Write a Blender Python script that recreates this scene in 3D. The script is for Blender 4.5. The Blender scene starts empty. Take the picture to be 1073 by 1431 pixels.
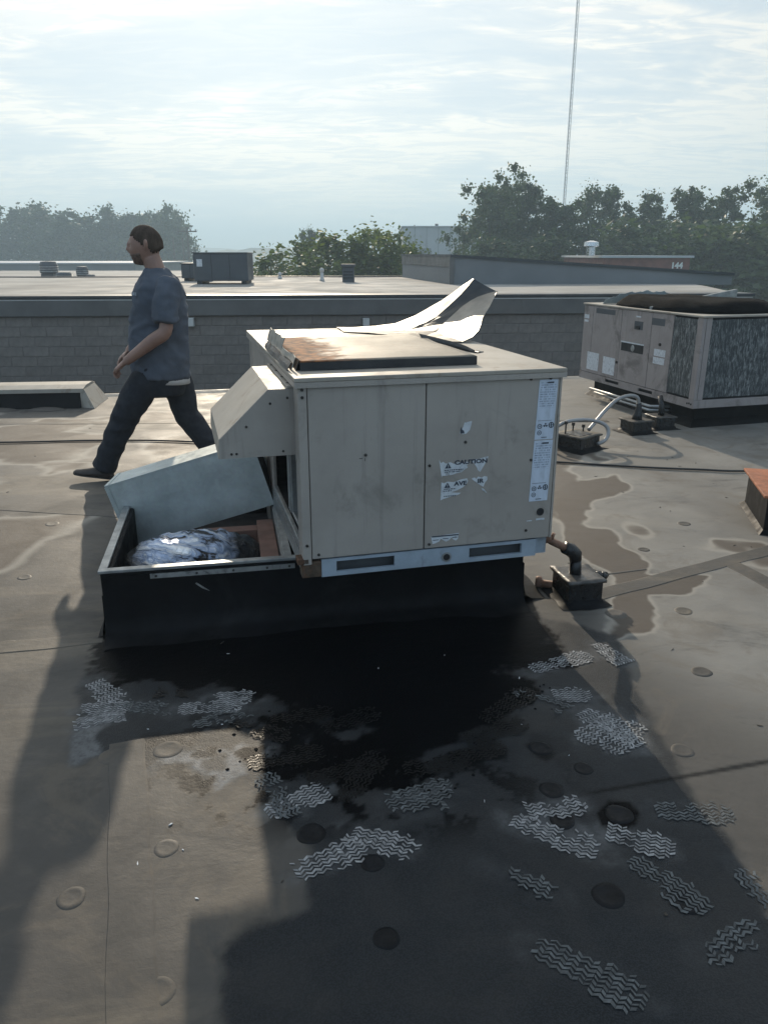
import bpy, bmesh, math, random
import numpy as np
from mathutils import Vector, Matrix, noise as mnoise
R = math.radians
random.seed(7)
SC = bpy.context.scene
COL = SC.collection

# ------------------------------------------------------------------ camera, sky, sun, exposure
cam = bpy.data.cameras.new('camera')
cam.sensor_fit = 'VERTICAL'; cam.sensor_height = 36.0
cam.lens = 36.0 * 1075.0 / 1431.0
cam.clip_start = 0.05; cam.clip_end = 6000
cam_o = bpy.data.objects.new('camera', cam); COL.objects.link(cam_o)
cam_o.location = (0, 0, 1.62)
cam_o.rotation_euler = (R(90 - 18.5), 0, 0)
SC.camera = cam_o

SUN_EL = 21.0
SUN_AZ = 9.0          # degrees to the left of straight ahead (+Y)
SUN_STRENGTH = 3.7
SKY_STRENGTH = 0.08
EXPOSURE = 0.38
CLOUD = 8.2

def build_world():
    w = bpy.data.worlds.new('World'); SC.world = w; w.use_nodes = True
    nt = w.node_tree; nt.nodes.clear()
    N = nt.nodes.new; L = nt.links.new
    out = N('ShaderNodeOutputWorld'); bg = N('ShaderNodeBackground')
    bg.inputs['Strength'].default_value = SKY_STRENGTH
    sky = N('ShaderNodeTexSky'); sky.sky_type = 'NISHITA'; sky.sun_disc = False
    sky.sun_elevation = R(SUN_EL); sky.sun_rotation = R(-SUN_AZ)
    sky.altitude = 60; sky.air_density = 1.0; sky.dust_density = 0.8; sky.ozone_density = 1.2
    tc = N('ShaderNodeTexCoord')
    sep = N('ShaderNodeSeparateXYZ'); L(tc.outputs['Generated'], sep.inputs[0])
    mz = N('ShaderNodeMath'); mz.operation = 'MAXIMUM'; L(sep.outputs['Z'], mz.inputs[0]); mz.inputs[1].default_value = 0.0
    az = N('ShaderNodeMath'); az.operation = 'ADD'; L(mz.outputs[0], az.inputs[0]); az.inputs[1].default_value = 0.09
    dx = N('ShaderNodeMath'); dx.operation = 'DIVIDE'; L(sep.outputs['X'], dx.inputs[0]); L(az.outputs[0], dx.inputs[1])
    dy = N('ShaderNodeMath'); dy.operation = 'DIVIDE'; L(sep.outputs['Y'], dy.inputs[0]); L(az.outputs[0], dy.inputs[1])
    cb = N('ShaderNodeCombineXYZ'); L(dx.outputs[0], cb.inputs[0]); L(dy.outputs[0], cb.inputs[1])
    def noise(scale, detail, rough, dist, vec, off=(0, 0, 0), stretch=(1, 1, 1), rot=0):
        mp = N('ShaderNodeMapping'); mp.inputs['Location'].default_value = off; mp.inputs['Scale'].default_value = stretch
        mp.inputs['Rotation'].default_value = (0, 0, rot)
        L(vec, mp.inputs['Vector'])
        n = N('ShaderNodeTexNoise'); n.inputs['Scale'].default_value = scale; n.inputs['Detail'].default_value = detail
        n.inputs['Roughness'].default_value = rough; n.inputs['Distortion'].default_value = dist
        L(mp.outputs[0], n.inputs['Vector']); return n.outputs['Fac']
    big = noise(0.80, 5, 0.58, 0.7, cb.outputs[0], (3.3, 1.2, 0), (0.8, 1.0, 1))
    rip = noise(5.2, 6, 0.64, 1.3, cb.outputs[0], (0.4, 7.0, 0), (0.55, 1.35, 1), 0.35)
    def ramp(fac, p0, p1, v0=0.0, v1=1.0):
        m = N('ShaderNodeMapRange'); m.interpolation_type = 'SMOOTHSTEP'
        m.inputs['From Min'].default_value = p0; m.inputs['From Max'].default_value = p1
        m.inputs['To Min'].default_value = v0; m.inputs['To Max'].default_value = v1
        L(fac, m.inputs['Value']); return m.outputs[0]
    veil = ramp(big, 0.36, 0.64, 0.0, 0.6)
    rp = ramp(rip, 0.40, 0.64, 0.0, 1.0)
    gate = ramp(big, 0.38, 0.56, .15, 1.0)
    rg = N('ShaderNodeMath'); rg.operation = 'MULTIPLY'; L(rp, rg.inputs[0]); L(gate, rg.inputs[1])
    msk = N('ShaderNodeMath'); msk.operation = 'ADD'; msk.use_clamp = True; L(veil, msk.inputs[0]); L(rg.outputs[0], msk.inputs[1])
    bw = N('ShaderNodeRGBToBW'); L(sky.outputs[0], bw.inputs[0])
    # a high thin cloud sheet in front of the clear sky: nearly neutral where thick, bluer where thin
    cl = N('ShaderNodeMix'); cl.data_type = 'RGBA'; L(msk.outputs[0], cl.inputs['Factor'])
    cl.inputs['A'].default_value = (0.65, 0.76, 0.88, 1); cl.inputs['B'].default_value = (1.13, 1.10, 1.04, 1)
    dot = N('ShaderNodeVectorMath'); dot.operation = 'DOT_PRODUCT'; L(tc.outputs['Generated'], dot.inputs[0])
    dot.inputs[1].default_value = (-math.sin(R(SUN_AZ)) * math.cos(R(SUN_EL)), math.cos(R(SUN_AZ)) * math.cos(R(SUN_EL)), math.sin(R(SUN_EL)))
    fw = ramp(dot.outputs['Value'], -0.35, 0.98)
    tint = N('ShaderNodeMix'); tint.data_type = 'RGBA'; L(fw, tint.inputs['Factor'])
    tint.inputs['A'].default_value = (0.62, 0.80, 1.02, 1); tint.inputs['B'].default_value = (1.06, 1.01, 0.94, 1)
    cl2 = N('ShaderNodeMix'); cl2.data_type = 'RGBA'; cl2.blend_type = 'MULTIPLY'; cl2.inputs['Factor'].default_value = 1.0
    L(cl.outputs['Result'], cl2.inputs['A']); L(tint.outputs['Result'], cl2.inputs['B']); cl = cl2
    gain = N('ShaderNodeMath'); gain.operation = 'MULTIPLY_ADD'; L(bw.outputs[0], gain.inputs[0]); gain.inputs[1].default_value = 0.05; gain.inputs[2].default_value = CLOUD
    cc = N('ShaderNodeVectorMath'); cc.operation = 'SCALE'; L(cl.outputs['Result'], cc.inputs[0]); glow = ramp(dot.outputs['Value'], 0.70, 1.0, 1.0, 1.32); gg = N('ShaderNodeMath'); gg.operation = 'MULTIPLY'; L(gain.outputs[0], gg.inputs[0]); L(glow, gg.inputs[1]); L(gg.outputs[0], cc.inputs['Scale'])
    mix = N('ShaderNodeMix'); mix.data_type = 'RGBA'; mix.inputs['Factor'].default_value = 0.88
    L(sky.outputs[0], mix.inputs['A']); L(cc.outputs[0], mix.inputs['B'])
    L(mix.outputs['Result'], bg.inputs['Color']); L(bg.outputs[0], out.inputs['Surface'])
build_world()

sun = bpy.data.lights.new('sun', 'SUN'); sun.energy = SUN_STRENGTH; sun.angle = R(0.6); sun.color = (1.0, 0.86, 0.67)
sun_o = bpy.data.objects.new('sun', sun); COL.objects.link(sun_o)
sdir = Vector((-math.sin(R(SUN_AZ)) * math.cos(R(SUN_EL)), math.cos(R(SUN_AZ)) * math.cos(R(SUN_EL)), math.sin(R(SUN_EL))))
sun_o.rotation_euler = sdir.to_track_quat('Z', 'Y').to_euler(); sun_o.location = (-4, 20, 12)

SC.view_settings.view_transform = 'Standard'; SC.view_settings.look = 'None'
SC.view_settings.exposure = EXPOSURE; SC.view_settings.gamma = 1.0; SC.view_settings.use_curve_mapping = False
SC.render.engine = 'CYCLES'
SC.cycles.use_denoising = True
SC.cycles.max_bounces = 6; SC.cycles.volume_bounces = 1; SC.cycles.transparent_max_bounces = 12
SC.cycles.caustics_reflective = False; SC.cycles.caustics_refractive = False
SC.cycles.sample_clamp_indirect = 6

# ------------------------------------------------------------------ helpers
class MB:
    def __init__(s): s.v = []; s.f = []
    def add(s, vs, fs):
        b = len(s.v); s.v += [tuple(p) for p in vs]; s.f += [tuple(b + i for i in f) for f in fs]; return s
    def hexa(s, p):     # 8 points: bottom ring 0-3, top ring 4-7
        return s.add(p, [(3, 2, 1, 0), (4, 5, 6, 7), (0, 1, 5, 4), (1, 2, 6, 5), (2, 3, 7, 6), (3, 0, 4, 7)])
    def box(s, x0, x1, y0, y1, z0, z1, M=None):
        p = [(x0, y0, z0), (x1, y0, z0), (x1, y1, z0), (x0, y1, z0), (x0, y0, z1), (x1, y0, z1), (x1, y1, z1), (x0, y1, z1)]
        if M is not None: p = [M @ Vector(q) for q in p]
        return s.hexa(p)
    def prism(s, poly, fn, a, b):       # poly 2D, fn(u, v, w) -> xyz, extruded a..b
        n = len(poly)
        vs = [fn(u, v, a) for u, v in poly] + [fn(u, v, b) for u, v in poly]
        fs = [tuple(range(n - 1, -1, -1)), tuple(range(n, 2 * n))] + [(i, (i + 1) % n, n + (i + 1) % n, n + i) for i in range(n)]
        return s.add(vs, fs)
    def tube(s, path, rad, n=8, cap=True, flat=1.0, up=None):
        path = [Vector(q) for q in path]; m = len(path)
        if not hasattr(rad, '__len__'): rad = [rad] * m
        b = len(s.v); prev = None
        for i, q in enumerate(path):
            d = (path[min(i + 1, m - 1)] - path[max(i - 1, 0)]).normalized()
            if prev is None:
                a = Vector(up) if up is not None else (Vector((0, 0, 1)) if abs(d.z) < .9 else Vector((1, 0, 0)))
                x = d.cross(a).normalized()
            else:
                x = (prev - d * prev.dot(d)).normalized()
            prev = x; y = d.cross(x).normalized()
            for k in range(n):
                t = 2 * math.pi * k / n
                s.v.append(tuple(q + x * math.cos(t) * rad[i] * flat + y * math.sin(t) * rad[i]))
        for i in range(m - 1):
            for k in range(n):
                k2 = (k + 1) % n
                s.f.append((b + i * n + k, b + i * n + k2, b + (i + 1) * n + k2, b + (i + 1) * n + k))
        if cap:
            s.f.append(tuple(b + k for k in range(n - 1, -1, -1))); s.f.append(tuple(b + (m - 1) * n + k for k in range(n)))
        return s
    def loft(s, rings, cap=True):       # rings: list of lists of points, equal counts
        n = len(rings[0]); b = len(s.v)
        for r in rings: s.v += [tuple(q) for q in r]
        for i in range(len(rings) - 1):
            for k in range(n):
                k2 = (k + 1) % n
                s.f.append((b + i * n + k, b + i * n + k2, b + (i + 1) * n + k2, b + (i + 1) * n + k))
        if cap:
            s.f.append(tuple(b + k for k in range(n - 1, -1, -1))); s.f.append(tuple(b + (len(rings) - 1) * n + k for k in range(n)))
        return s
    def lathe(s, prof, c=(0, 0, 0), n=16, ax='z'):
        rings = []
        for r, h in prof:
            ring = []
            for k in range(n):
                t = 2 * math.pi * k / n; x, y = r * math.cos(t), r * math.sin(t)
                ring.append({'z': (c[0] + x, c[1] + y, c[2] + h), 'y': (c[0] + x, c[1] + h, c[2] - y), 'x': (c[0] + h, c[1] + x, c[2] + y)}[ax])
            rings.append(ring)
        return s.loft(rings)
    def sheet(s, rows):                 # rows of points, open surface
        n = len(rows[0]); b = len(s.v)
        for r in rows: s.v += [tuple(q) for q in r]
        for i in range(len(rows) - 1):
            for k in range(n - 1):
                s.f.append((b + i * n + k, b + i * n + k + 1, b + (i + 1) * n + k + 1, b + (i + 1) * n + k))
        return s
    def mesh(s, name):
        m = bpy.data.meshes.new(name); m.from_pydata(s.v, [], s.f); m.update(); return m
    def build(s, name, mat, parent=None, smooth=False, bevel=0.0, solid=0.0):
        return obj(name, s.mesh(name), mat, parent, smooth, bevel, solid)

def obj(name, me, mat, parent=None, smooth=False, bevel=0.0, solid=0.0):
    o = bpy.data.objects.new(name, me); COL.objects.link(o)
    if mat is not None: me.materials.append(mat)
    if parent is not None: o.parent = parent
    if smooth: me.shade_smooth()
    if solid:
        m = o.modifiers.new('solid', 'SOLIDIFY'); m.thickness = solid; m.offset = 0
    if bevel:
        m = o.modifiers.new('bevel', 'BEVEL'); m.width = bevel; m.segments = 2; m.limit_method = 'ANGLE'; m.angle_limit = R(35)
        m.harden_normals = False
    return o

def tag(o, label=None, cat=None, group=None, kind=None):
    if label: o['label'] = label
    if cat: o['category'] = cat
    if group: o['group'] = group
    if kind: o['kind'] = kind
    return o
def empty(name, loc=(0, 0, 0), rz=0.0):
    o = bpy.data.objects.new(name, None); COL.objects.link(o)
    o.location = loc; o.rotation_euler = (0, 0, rz); o.empty_display_size = 0.1
    return o
def bake(o, smooth_iter=0):
    """replace an object's modifiers by their result"""
    bpy.context.view_layer.update()
    dg = bpy.context.evaluated_depsgraph_get()
    me = bpy.data.meshes.new_from_object(o.evaluated_get(dg))
    o.modifiers.clear(); old = o.data; o.data = me
    return o

# ------------------------------------------------------------------ materials
def nodes(name):
    m = bpy.data.materials.new(name); m.use_nodes = True
    nt = m.node_tree; b = nt.nodes['Principled BSDF']
    return m, nt, nt.nodes.new, nt.links.new, b
def coord(nt, kind='Object'):
    if kind == 'World':
        g = nt.nodes.new('ShaderNodeNewGeometry'); return g.outputs['Position']
    t = nt.nodes.new('ShaderNodeTexCoord'); return t.outputs[kind]
def nz(nt, vec, scale, detail=4, rough=.55, dist=0.0, stretch=None):
    if stretch:
        mp = nt.nodes.new('ShaderNodeMapping'); mp.inputs['Scale'].default_value = stretch; nt.links.new(vec, mp.inputs[0]); vec = mp.outputs[0]
    n = nt.nodes.new('ShaderNodeTexNoise'); n.inputs['Scale'].default_value = scale; n.inputs['Detail'].default_value = detail
    n.inputs['Roughness'].default_value = rough; n.inputs['Distortion'].default_value = dist
    nt.links.new(vec, n.inputs['Vector']); return n.outputs['Fac']
def mr(nt, fac, a, b, c=0.0, d=1.0, smooth=True):
    m = nt.nodes.new('ShaderNodeMapRange'); m.interpolation_type = 'SMOOTHSTEP' if smooth else 'LINEAR'
    for k, v in (('From Min', a), ('From Max', b), ('To Min', c), ('To Max', d)): m.inputs[k].default_value = v
    nt.links.new(fac, m.inputs['Value']); return m.outputs[0]
def mixc(nt, fac, a, b, mode='MIX'):
    m = nt.nodes.new('ShaderNodeMix'); m.data_type = 'RGBA'; m.blend_type = mode
    for k, v in (('Factor', fac), ('A', a), ('B', b)):
        if isinstance(v, (int, float)): m.inputs[k].default_value = v
        elif isinstance(v, tuple): m.inputs[k].default_value = (v[0], v[1], v[2], 1)
        else: nt.links.new(v, m.inputs[k])
    return m.outputs['Result']
def math_(nt, op, a, b=None, clamp=False):
    m = nt.nodes.new('ShaderNodeMath'); m.operation = op; m.use_clamp = clamp
    for i, v in enumerate((a, b)):
        if v is None: continue
        if isinstance(v, (int, float)): m.inputs[i].default_value = v
        else: nt.links.new(v, m.inputs[i])
    return m.outputs[0]
def bump(nt, b, h, strength=.3, dist=.01):
    n = nt.nodes.new('ShaderNodeBump'); n.inputs['Strength'].default_value = strength; n.inputs['Distance'].default_value = dist
    nt.links.new(h, n.inputs['Height']); nt.links.new(n.outputs[0], b.inputs['Normal'])
def sc(c, k): return (c[0] * k, c[1] * k, c[2] * k)

def mat(name, col, rough=.6, metal=0.0, var=.18, scale=6.0, bstr=.15, bscale=60.0, bdist=.004, dirt=None, dirt_amt=.45, dscale=3.0, space='Object', spec=.5, rand=0.0, stretch=None, streak=0.0):
    m, nt, N, L, b = nodes(name)
    v = coord(nt, space)
    n1 = nz(nt, v, scale, 5, .6, 0.2, stretch)
    c = mixc(nt, mr(nt, n1, .3, .7), sc(col, 1 - var), sc(col, 1 + var))
    if dirt:
        n2 = nz(nt, v, dscale, 6, .68, .6)
        c = mixc(nt, mr(nt, n2, .62 - dirt_amt * .35, .78 - dirt_amt * .2), c, dirt)
    if streak:
        sn = nz(nt, v, 5.0, 5, .65, .3, (5, 5, .28))
        c = mixc(nt, mr(nt, sn, .54, .72, 0, streak), c, sc(col, .5))
    if rand:
        oi = N('ShaderNodeObjectInfo')
        c = mixc(nt, 1.0, c, mixc(nt, oi.outputs['Random'], sc((1, 1, 1), 1 - rand), sc((1, 1, 1), 1 + rand * .6)), 'MULTIPLY')
    L(c, b.inputs['Base Color'])
    L(mr(nt, nz(nt, v, scale * 2.3, 4), .3, .7, max(rough - .1, .04), min(rough + .1, 1)), b.inputs['Roughness'])
    b.inputs['Metallic'].default_value = metal; b.inputs['Specular IOR Level'].default_value = spec
    if bstr: bump(nt, b, nz(nt, v, bscale, 4, .6), bstr, bdist)
    return m

M = {}
M['beige'] = mat('beige_cabinet_paint', (.362, .328, .292), .52, var=.09, scale=2.5, bstr=.22, bscale=3.2, bdist=.014, streak=.38, dirt=(.25, .23, .20), dirt_amt=.25, dscale=4)
M['beige_top'] = mat('beige_top_paint', (.36, .325, .275), .62, var=.10, scale=3.5, bstr=.12, bscale=5, bdist=.01, dirt=(.25, .2, .15), dirt_amt=.32, dscale=6)
M['beige_rear'] = mat('faded_pinkish_beige_paint', (.315, .278, .264), .6, streak=.4, var=.10, scale=3, bstr=.15, bscale=5, bdist=.01, dirt=(.17, .15, .14), dirt_amt=.35, dscale=3)
M['rail'] = mat('blue_grey_rail_paint', (.31, .37, .43), .5, var=.12, scale=7, dirt=(.12, .11, .10), dirt_amt=.3)
M['dark_gap'] = mat('dark_interior', (.012, .012, .014), .8, var=.3)
M['black_metal'] = mat('black_metal', (.03, .031, .033), .45, var=.3, metal=.3)
M['galv_in'] = mat('galvanised_frame', (.33, .34, .34), .45, metal=.7, var=.2, scale=14)
M['screw'] = mat('screw_head', (.06, .055, .05), .5, metal=.6, var=.3)
M['wood'] = mat('weathered_lumber', (.24, .155, .10), .8, var=.35, scale=5, stretch=(1, 12, 12), bstr=.3)
M['rustwood'] = mat('rusted_rail_end', (.075, .052, .034), .8, var=.5, scale=16, dirt=(.13, .055, .025), dirt_amt=.6, dscale=14)
M['tar'] = mat('black_tar', (.010, .010, .011), .32, var=.4, scale=12, bstr=.5, bscale=28, bdist=.008)
M['tar_dusty'] = mat('dusty_tar_top', (.06, .055, .05), .42, var=.5, scale=18, bstr=.5, bscale=36, bdist=.006)
M['curbskin'] = mat('black_curb_membrane', (.0048, .0050, .0060), .6, spec=.12, var=.4, scale=5, bstr=.35, bscale=7, bdist=.012, dirt=(.014, .014, .015), dirt_amt=.2)
M['termbar'] = mat('aluminium_bar', (.36, .36, .35), .5, metal=.6, var=.2, scale=12, dirt=(.03, .03, .03), dirt_amt=.35, dscale=9)
M['rubber'] = mat('black_cable_jacket', (.018, .018, .019), .55)
M['conduit'] = mat('grey_flexible_conduit', (.30, .30, .30), .4, metal=.2, var=.15, bstr=.0)
M['rustpipe'] = mat('rusty_pipe', (.21, .115, .075), .7, metal=.2, var=.4, scale=14, dirt=(.30, .20, .15), dirt_amt=.4, dscale=12, bstr=.4)
M['coping'] = mat('grey_metal_coping', (.140, .138, .134), .5, metal=.3, var=.12, scale=2)
M['coping_top'] = mat('dark_coping_edge', (.045, .05, .055), .5, var=.2, scale=2)
M['mortar'] = mat('mortar', (.188, .170, .156), .9, var=.15, scale=9, bstr=.4, space='World')
M['brick'] = mat('grey_brown_brick', (.200, .178, .160), .88, var=.12, scale=9, bstr=.5, bscale=70, rand=.10)
M['white_box'] = mat('white_box_plastic', (.55, .55, .53), .5, var=.08)
M['far_dark'] = mat('dark_grey_unit_paint', (.075, .083, .092), .5, var=.12, scale=3)
M['far_light'] = mat('pale_cladding', (.46, .48, .50), .7, var=.06, scale=.6)
M['far_roof'] = mat('pale_far_roofing', (.31, .30, .28), .85, var=.2, scale=.6, space='World', spec=.25)
M['far_wall'] = mat('far_grey_wall', (.20, .21, .215), .8, var=.12, scale=.5)
M['redbrick'] = mat('red_brick_far', (.20, .085, .07), .85, var=.18, scale=2)
M['signwhite'] = mat('white_numerals', (.75, .75, .73), .6, var=.03)
M['glassdark'] = mat('dark_window_glass', (.03, .035, .04), .12, var=.1, bstr=0)
M['skin'] = mat('skin', (.28, .165, .125), .5, var=.10, scale=14, bstr=.15, bscale=120, bdist=.002)
M['hair'] = mat('dark_brown_hair', (.075, .056, .044), .9, spec=.15, var=.3, scale=40, bstr=.8, bscale=120, bdist=.006, stretch=(1, 1, .25))
M['beard'] = mat('short_beard', (.13, .085, .065), .8, var=.4, scale=60, bstr=.6, bscale=160, bdist=.004)
M['shirt'] = mat('blue_grey_tshirt', (.078, .092, .118), .9, var=.12, scale=7, bstr=.35, bscale=14, bdist=.02)
M['trouser'] = mat('dark_navy_trousers', (.017, .020, .027), .9, var=.16, scale=9, bstr=.4, bscale=12, bdist=.02)
M['logo_print'] = mat('pale_chest_print', (.20, .23, .27), .8, var=.3, scale=40)
M['undershirt'] = mat('white_undershirt', (.62, .62, .62), .9, var=.05)
M['shoe'] = mat('dark_brown_shoe', (.035, .026, .022), .55, var=.2, scale=20)
M['sole'] = mat('black_sole', (.02, .02, .02), .7)
M['bark'] = mat('bark', (.055, .045, .036), .9, var=.3, scale=5, bstr=.6, bscale=9, bdist=.05)
M['grass'] = mat('grass_ground', (.06, .085, .035), .95, var=.3, scale=.08, space='World', bstr=.0)
M['hill'] = mat('wooded_hill', (.035, .055, .03), .95, var=.35, scale=.05, space='World', bstr=1.0, bscale=.09, bdist=6)
M['mast'] = mat('painted_mast_steel', (.42, .42, .43), .7, metal=.0, var=.12, scale=.2)
M['pole'] = mat('utility_pole_wood', (.09, .075, .06), .9)
M['print_dark'] = mat('printed_ink', (.045, .055, .075), .6, var=.1, bstr=0)
M['fan_black'] = mat('black_fan_guard', (.0035, .0038, .0045), .95, spec=.05, var=.4, scale=20, bstr=.8, bscale=60, bdist=.01)
M['orange'] = mat('rust_orange_cap', (.36, .125, .055), .7, var=.22, scale=9, dirt=(.20, .07, .035), dirt_amt=.4, dscale=8)
M['red_dark'] = mat('dark_red_valve', (.16, .03, .025), .5, var=.25, scale=12)
M['chrome'] = mat('bright_metal', (.62, .62, .63), .22, metal=1.0, var=.1)
M['sheet_dark'] = mat('shaded_dark_sheet', (.065, .067, .068), .5, metal=.5, var=.15, scale=5)  # darker copy of the sheet steel, the fold's shade painted in
M['debris'] = mat('dry_debris', (.05, .042, .034), .9, var=.4, scale=30)
M['tan'] = mat('tan_liner_board', (.22, .125, .095), .8, var=.2, scale=7)

def m_leaf(name, col, trans=.35):
    m, nt, N, L, b = nodes(name)
    g = N('ShaderNodeNewGeometry'); oi = N('ShaderNodeObjectInfo')
    n = nz(nt, coord(nt, 'Object'), .55, 3)
    c = mixc(nt, mr(nt, n, .3, .7), sc(col, .65), (col[0] * 1.45, col[1] * 1.3, col[2] * 1.1))
    c = mixc(nt, math_(nt, 'MULTIPLY', g.outputs['Random Per Island'], .55), c, (col[0] * 1.5, col[1] * 1.6, col[2] * .8))
    c = mixc(nt, 1.0, c, mixc(nt, oi.outputs['Random'], (.8, .85, .9), (1.15, 1.1, .95)), 'MULTIPLY')
    L(c, b.inputs['Base Color']); b.inputs['Roughness'].default_value = .55
    t = N('ShaderNodeBsdfTranslucent'); L(c, t.inputs['Color'])
    mx = N('ShaderNodeMixShader'); mx.inputs[0].default_value = trans
    L(b.outputs[0], mx.inputs[1]); L(t.outputs[0], mx.inputs[2])
    L(mx.outputs[0], nt.nodes['Material Output'].inputs['Surface'])
    return m
M['leaf'] = m_leaf('tree_leaves', (.045, .075, .028))
M['leaf_far'] = m_leaf('far_tree_leaves', (.035, .062, .03))
M['leaf_light'] = m_leaf('willow_leaves', (.085, .12, .035), .45)
M['leaf_bright'] = m_leaf('bright_leaves', (.11, .17, .03), .5)

def m_galv():
    m, nt, N, L, b = nodes('galvanised_sheet')
    v = coord(nt)
    vo = N('ShaderNodeTexVoronoi'); vo.inputs['Scale'].default_value = 60; L(v, vo.inputs['Vector'])
    n = nz(nt, v, 5, 5, .6)
    c = mixc(nt, mr(nt, n, .3, .7), (.42, .445, .43), (.56, .575, .56))
    c = mixc(nt, .07, c, vo.outputs['Color'], 'OVERLAY')
    bwn = N('ShaderNodeRGBToBW'); L(c, bwn.inputs[0])
    c2 = mixc(nt, .75, c, bwn.outputs[0])
    c2 = mixc(nt, 1.0, c2, (.92, 1.0, 1.0), 'MULTIPLY')
    L(c2, b.inputs['Base Color']); b.inputs['Metallic'].default_value = .35
    L(mr(nt, nz(nt, v, 22, 4), .3, .7, .38, .6), b.inputs['Roughness'])
    bump(nt, b, nz(nt, v, 3.5, 3), .12, .02)
    return m
M['galv'] = m_galv()

def m_foil():
    m, nt, N, L, b = nodes('wrinkled_silver_plastic')
    v = coord(nt); sp = N('ShaderNodeSeparateXYZ'); L(v, sp.inputs[0])
    mp = N('ShaderNodeMapping'); mp.inputs['Rotation'].default_value = (0, 0, .5); L(v, mp.inputs[0])
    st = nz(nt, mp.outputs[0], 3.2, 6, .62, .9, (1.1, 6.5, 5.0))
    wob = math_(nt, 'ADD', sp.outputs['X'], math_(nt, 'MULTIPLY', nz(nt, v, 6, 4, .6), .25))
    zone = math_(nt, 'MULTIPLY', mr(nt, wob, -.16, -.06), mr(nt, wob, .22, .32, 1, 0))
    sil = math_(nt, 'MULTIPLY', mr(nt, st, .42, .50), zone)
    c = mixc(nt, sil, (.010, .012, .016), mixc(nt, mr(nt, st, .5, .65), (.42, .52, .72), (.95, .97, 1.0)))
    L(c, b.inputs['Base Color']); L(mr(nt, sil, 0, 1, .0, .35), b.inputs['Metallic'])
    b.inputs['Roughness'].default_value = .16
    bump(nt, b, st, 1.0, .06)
    return m
M['foil'] = m_foil()

def m_rustpanel():
    m, nt, N, L, b = nodes('weathered_lid_steel')
    v = coord(nt); sp = N('ShaderNodeSeparateXYZ'); L(v, sp.inputs[0])
    n = nz(nt, v, 6, 6, .65, .8)
    edge = math_(nt, 'SUBTRACT', math_(nt, 'MULTIPLY', n, .46), sp.outputs['X'])          # rust grows in from the X = 0 end
    rust = mr(nt, edge, -.06, .12)
    streak = mr(nt, nz(nt, v, 5, 5, .6, .5, (6, .7, 1)), .57, .70, 0, .35)
    base = mixc(nt, mr(nt, n, .3, .7), (.165, .145, .118), (.235, .21, .17))
    base = mixc(nt, math_(nt, 'MULTIPLY', streak, mr(nt, sp.outputs['X'], .25, .55, 1, 0)), base, (.26, .15, .08))
    c = mixc(nt, rust, base, mixc(nt, mr(nt, nz(nt, v, 24, 5), .35, .65), (.08, .034, .018), (.36, .145, .055)))
    L(c, b.inputs['Base Color']); L(mr(nt, rust, 0, 1, .10, .0), b.inputs['Metallic'])
    b.inputs['Specular IOR Level'].default_value = .3
    L(mr(nt, rust, 0, 1, .62, .85), b.inputs['Roughness'])
    bump(nt, b, nz(nt, v, 4, 4), .25, .02)
    return m
M['lid'] = m_rustpanel()
def m_sheet():
    m, nt, N, L, b = nodes('creased_sheet_steel')
    v = coord(nt); n = nz(nt, v, 5, 5, .6, .6)
    c = mixc(nt, mr(nt, n, .3, .75), (.34, .325, .295), (.26, .25, .23))
    L(c, b.inputs['Base Color']); b.inputs['Metallic'].default_value = .8
    L(mr(nt, nz(nt, v, 12, 4), .3, .7, .42, .58), b.inputs['Roughness'])
    bump(nt, b, nz(nt, v, 3.0, 3, .5, .3), .35, .03)
    return m
M['sheetmetal'] = m_sheet()

def m_coil():
    m, nt, N, L, b = nodes('weathered_coil_fins')
    v = coord(nt)
    n = nz(nt, v, 13, 6, .8, .6, (2.4, 2.4, .9))
    fine = nz(nt, v, 90, 3, .6, 0, (1, 1, .12))
    blot = nz(nt, v, 2.2, 4, .6)
    t = math_(nt, 'ADD', math_(nt, 'MULTIPLY', n, .7), math_(nt, 'MULTIPLY', fine, .35))
    c = mixc(nt, mr(nt, t, .47, .68), (.055, .062, .066), (.33, .35, .35))
    c = mixc(nt, mr(nt, blot, .45, .65, 0, .6), c, (.05, .06, .065))
    L(c, b.inputs['Base Color']); b.inputs['Metallic'].default_value = .4; b.inputs['Roughness'].default_value = .55
    bump(nt, b, t, .7, .01)
    return m
M['coil'] = m_coil()

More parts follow.
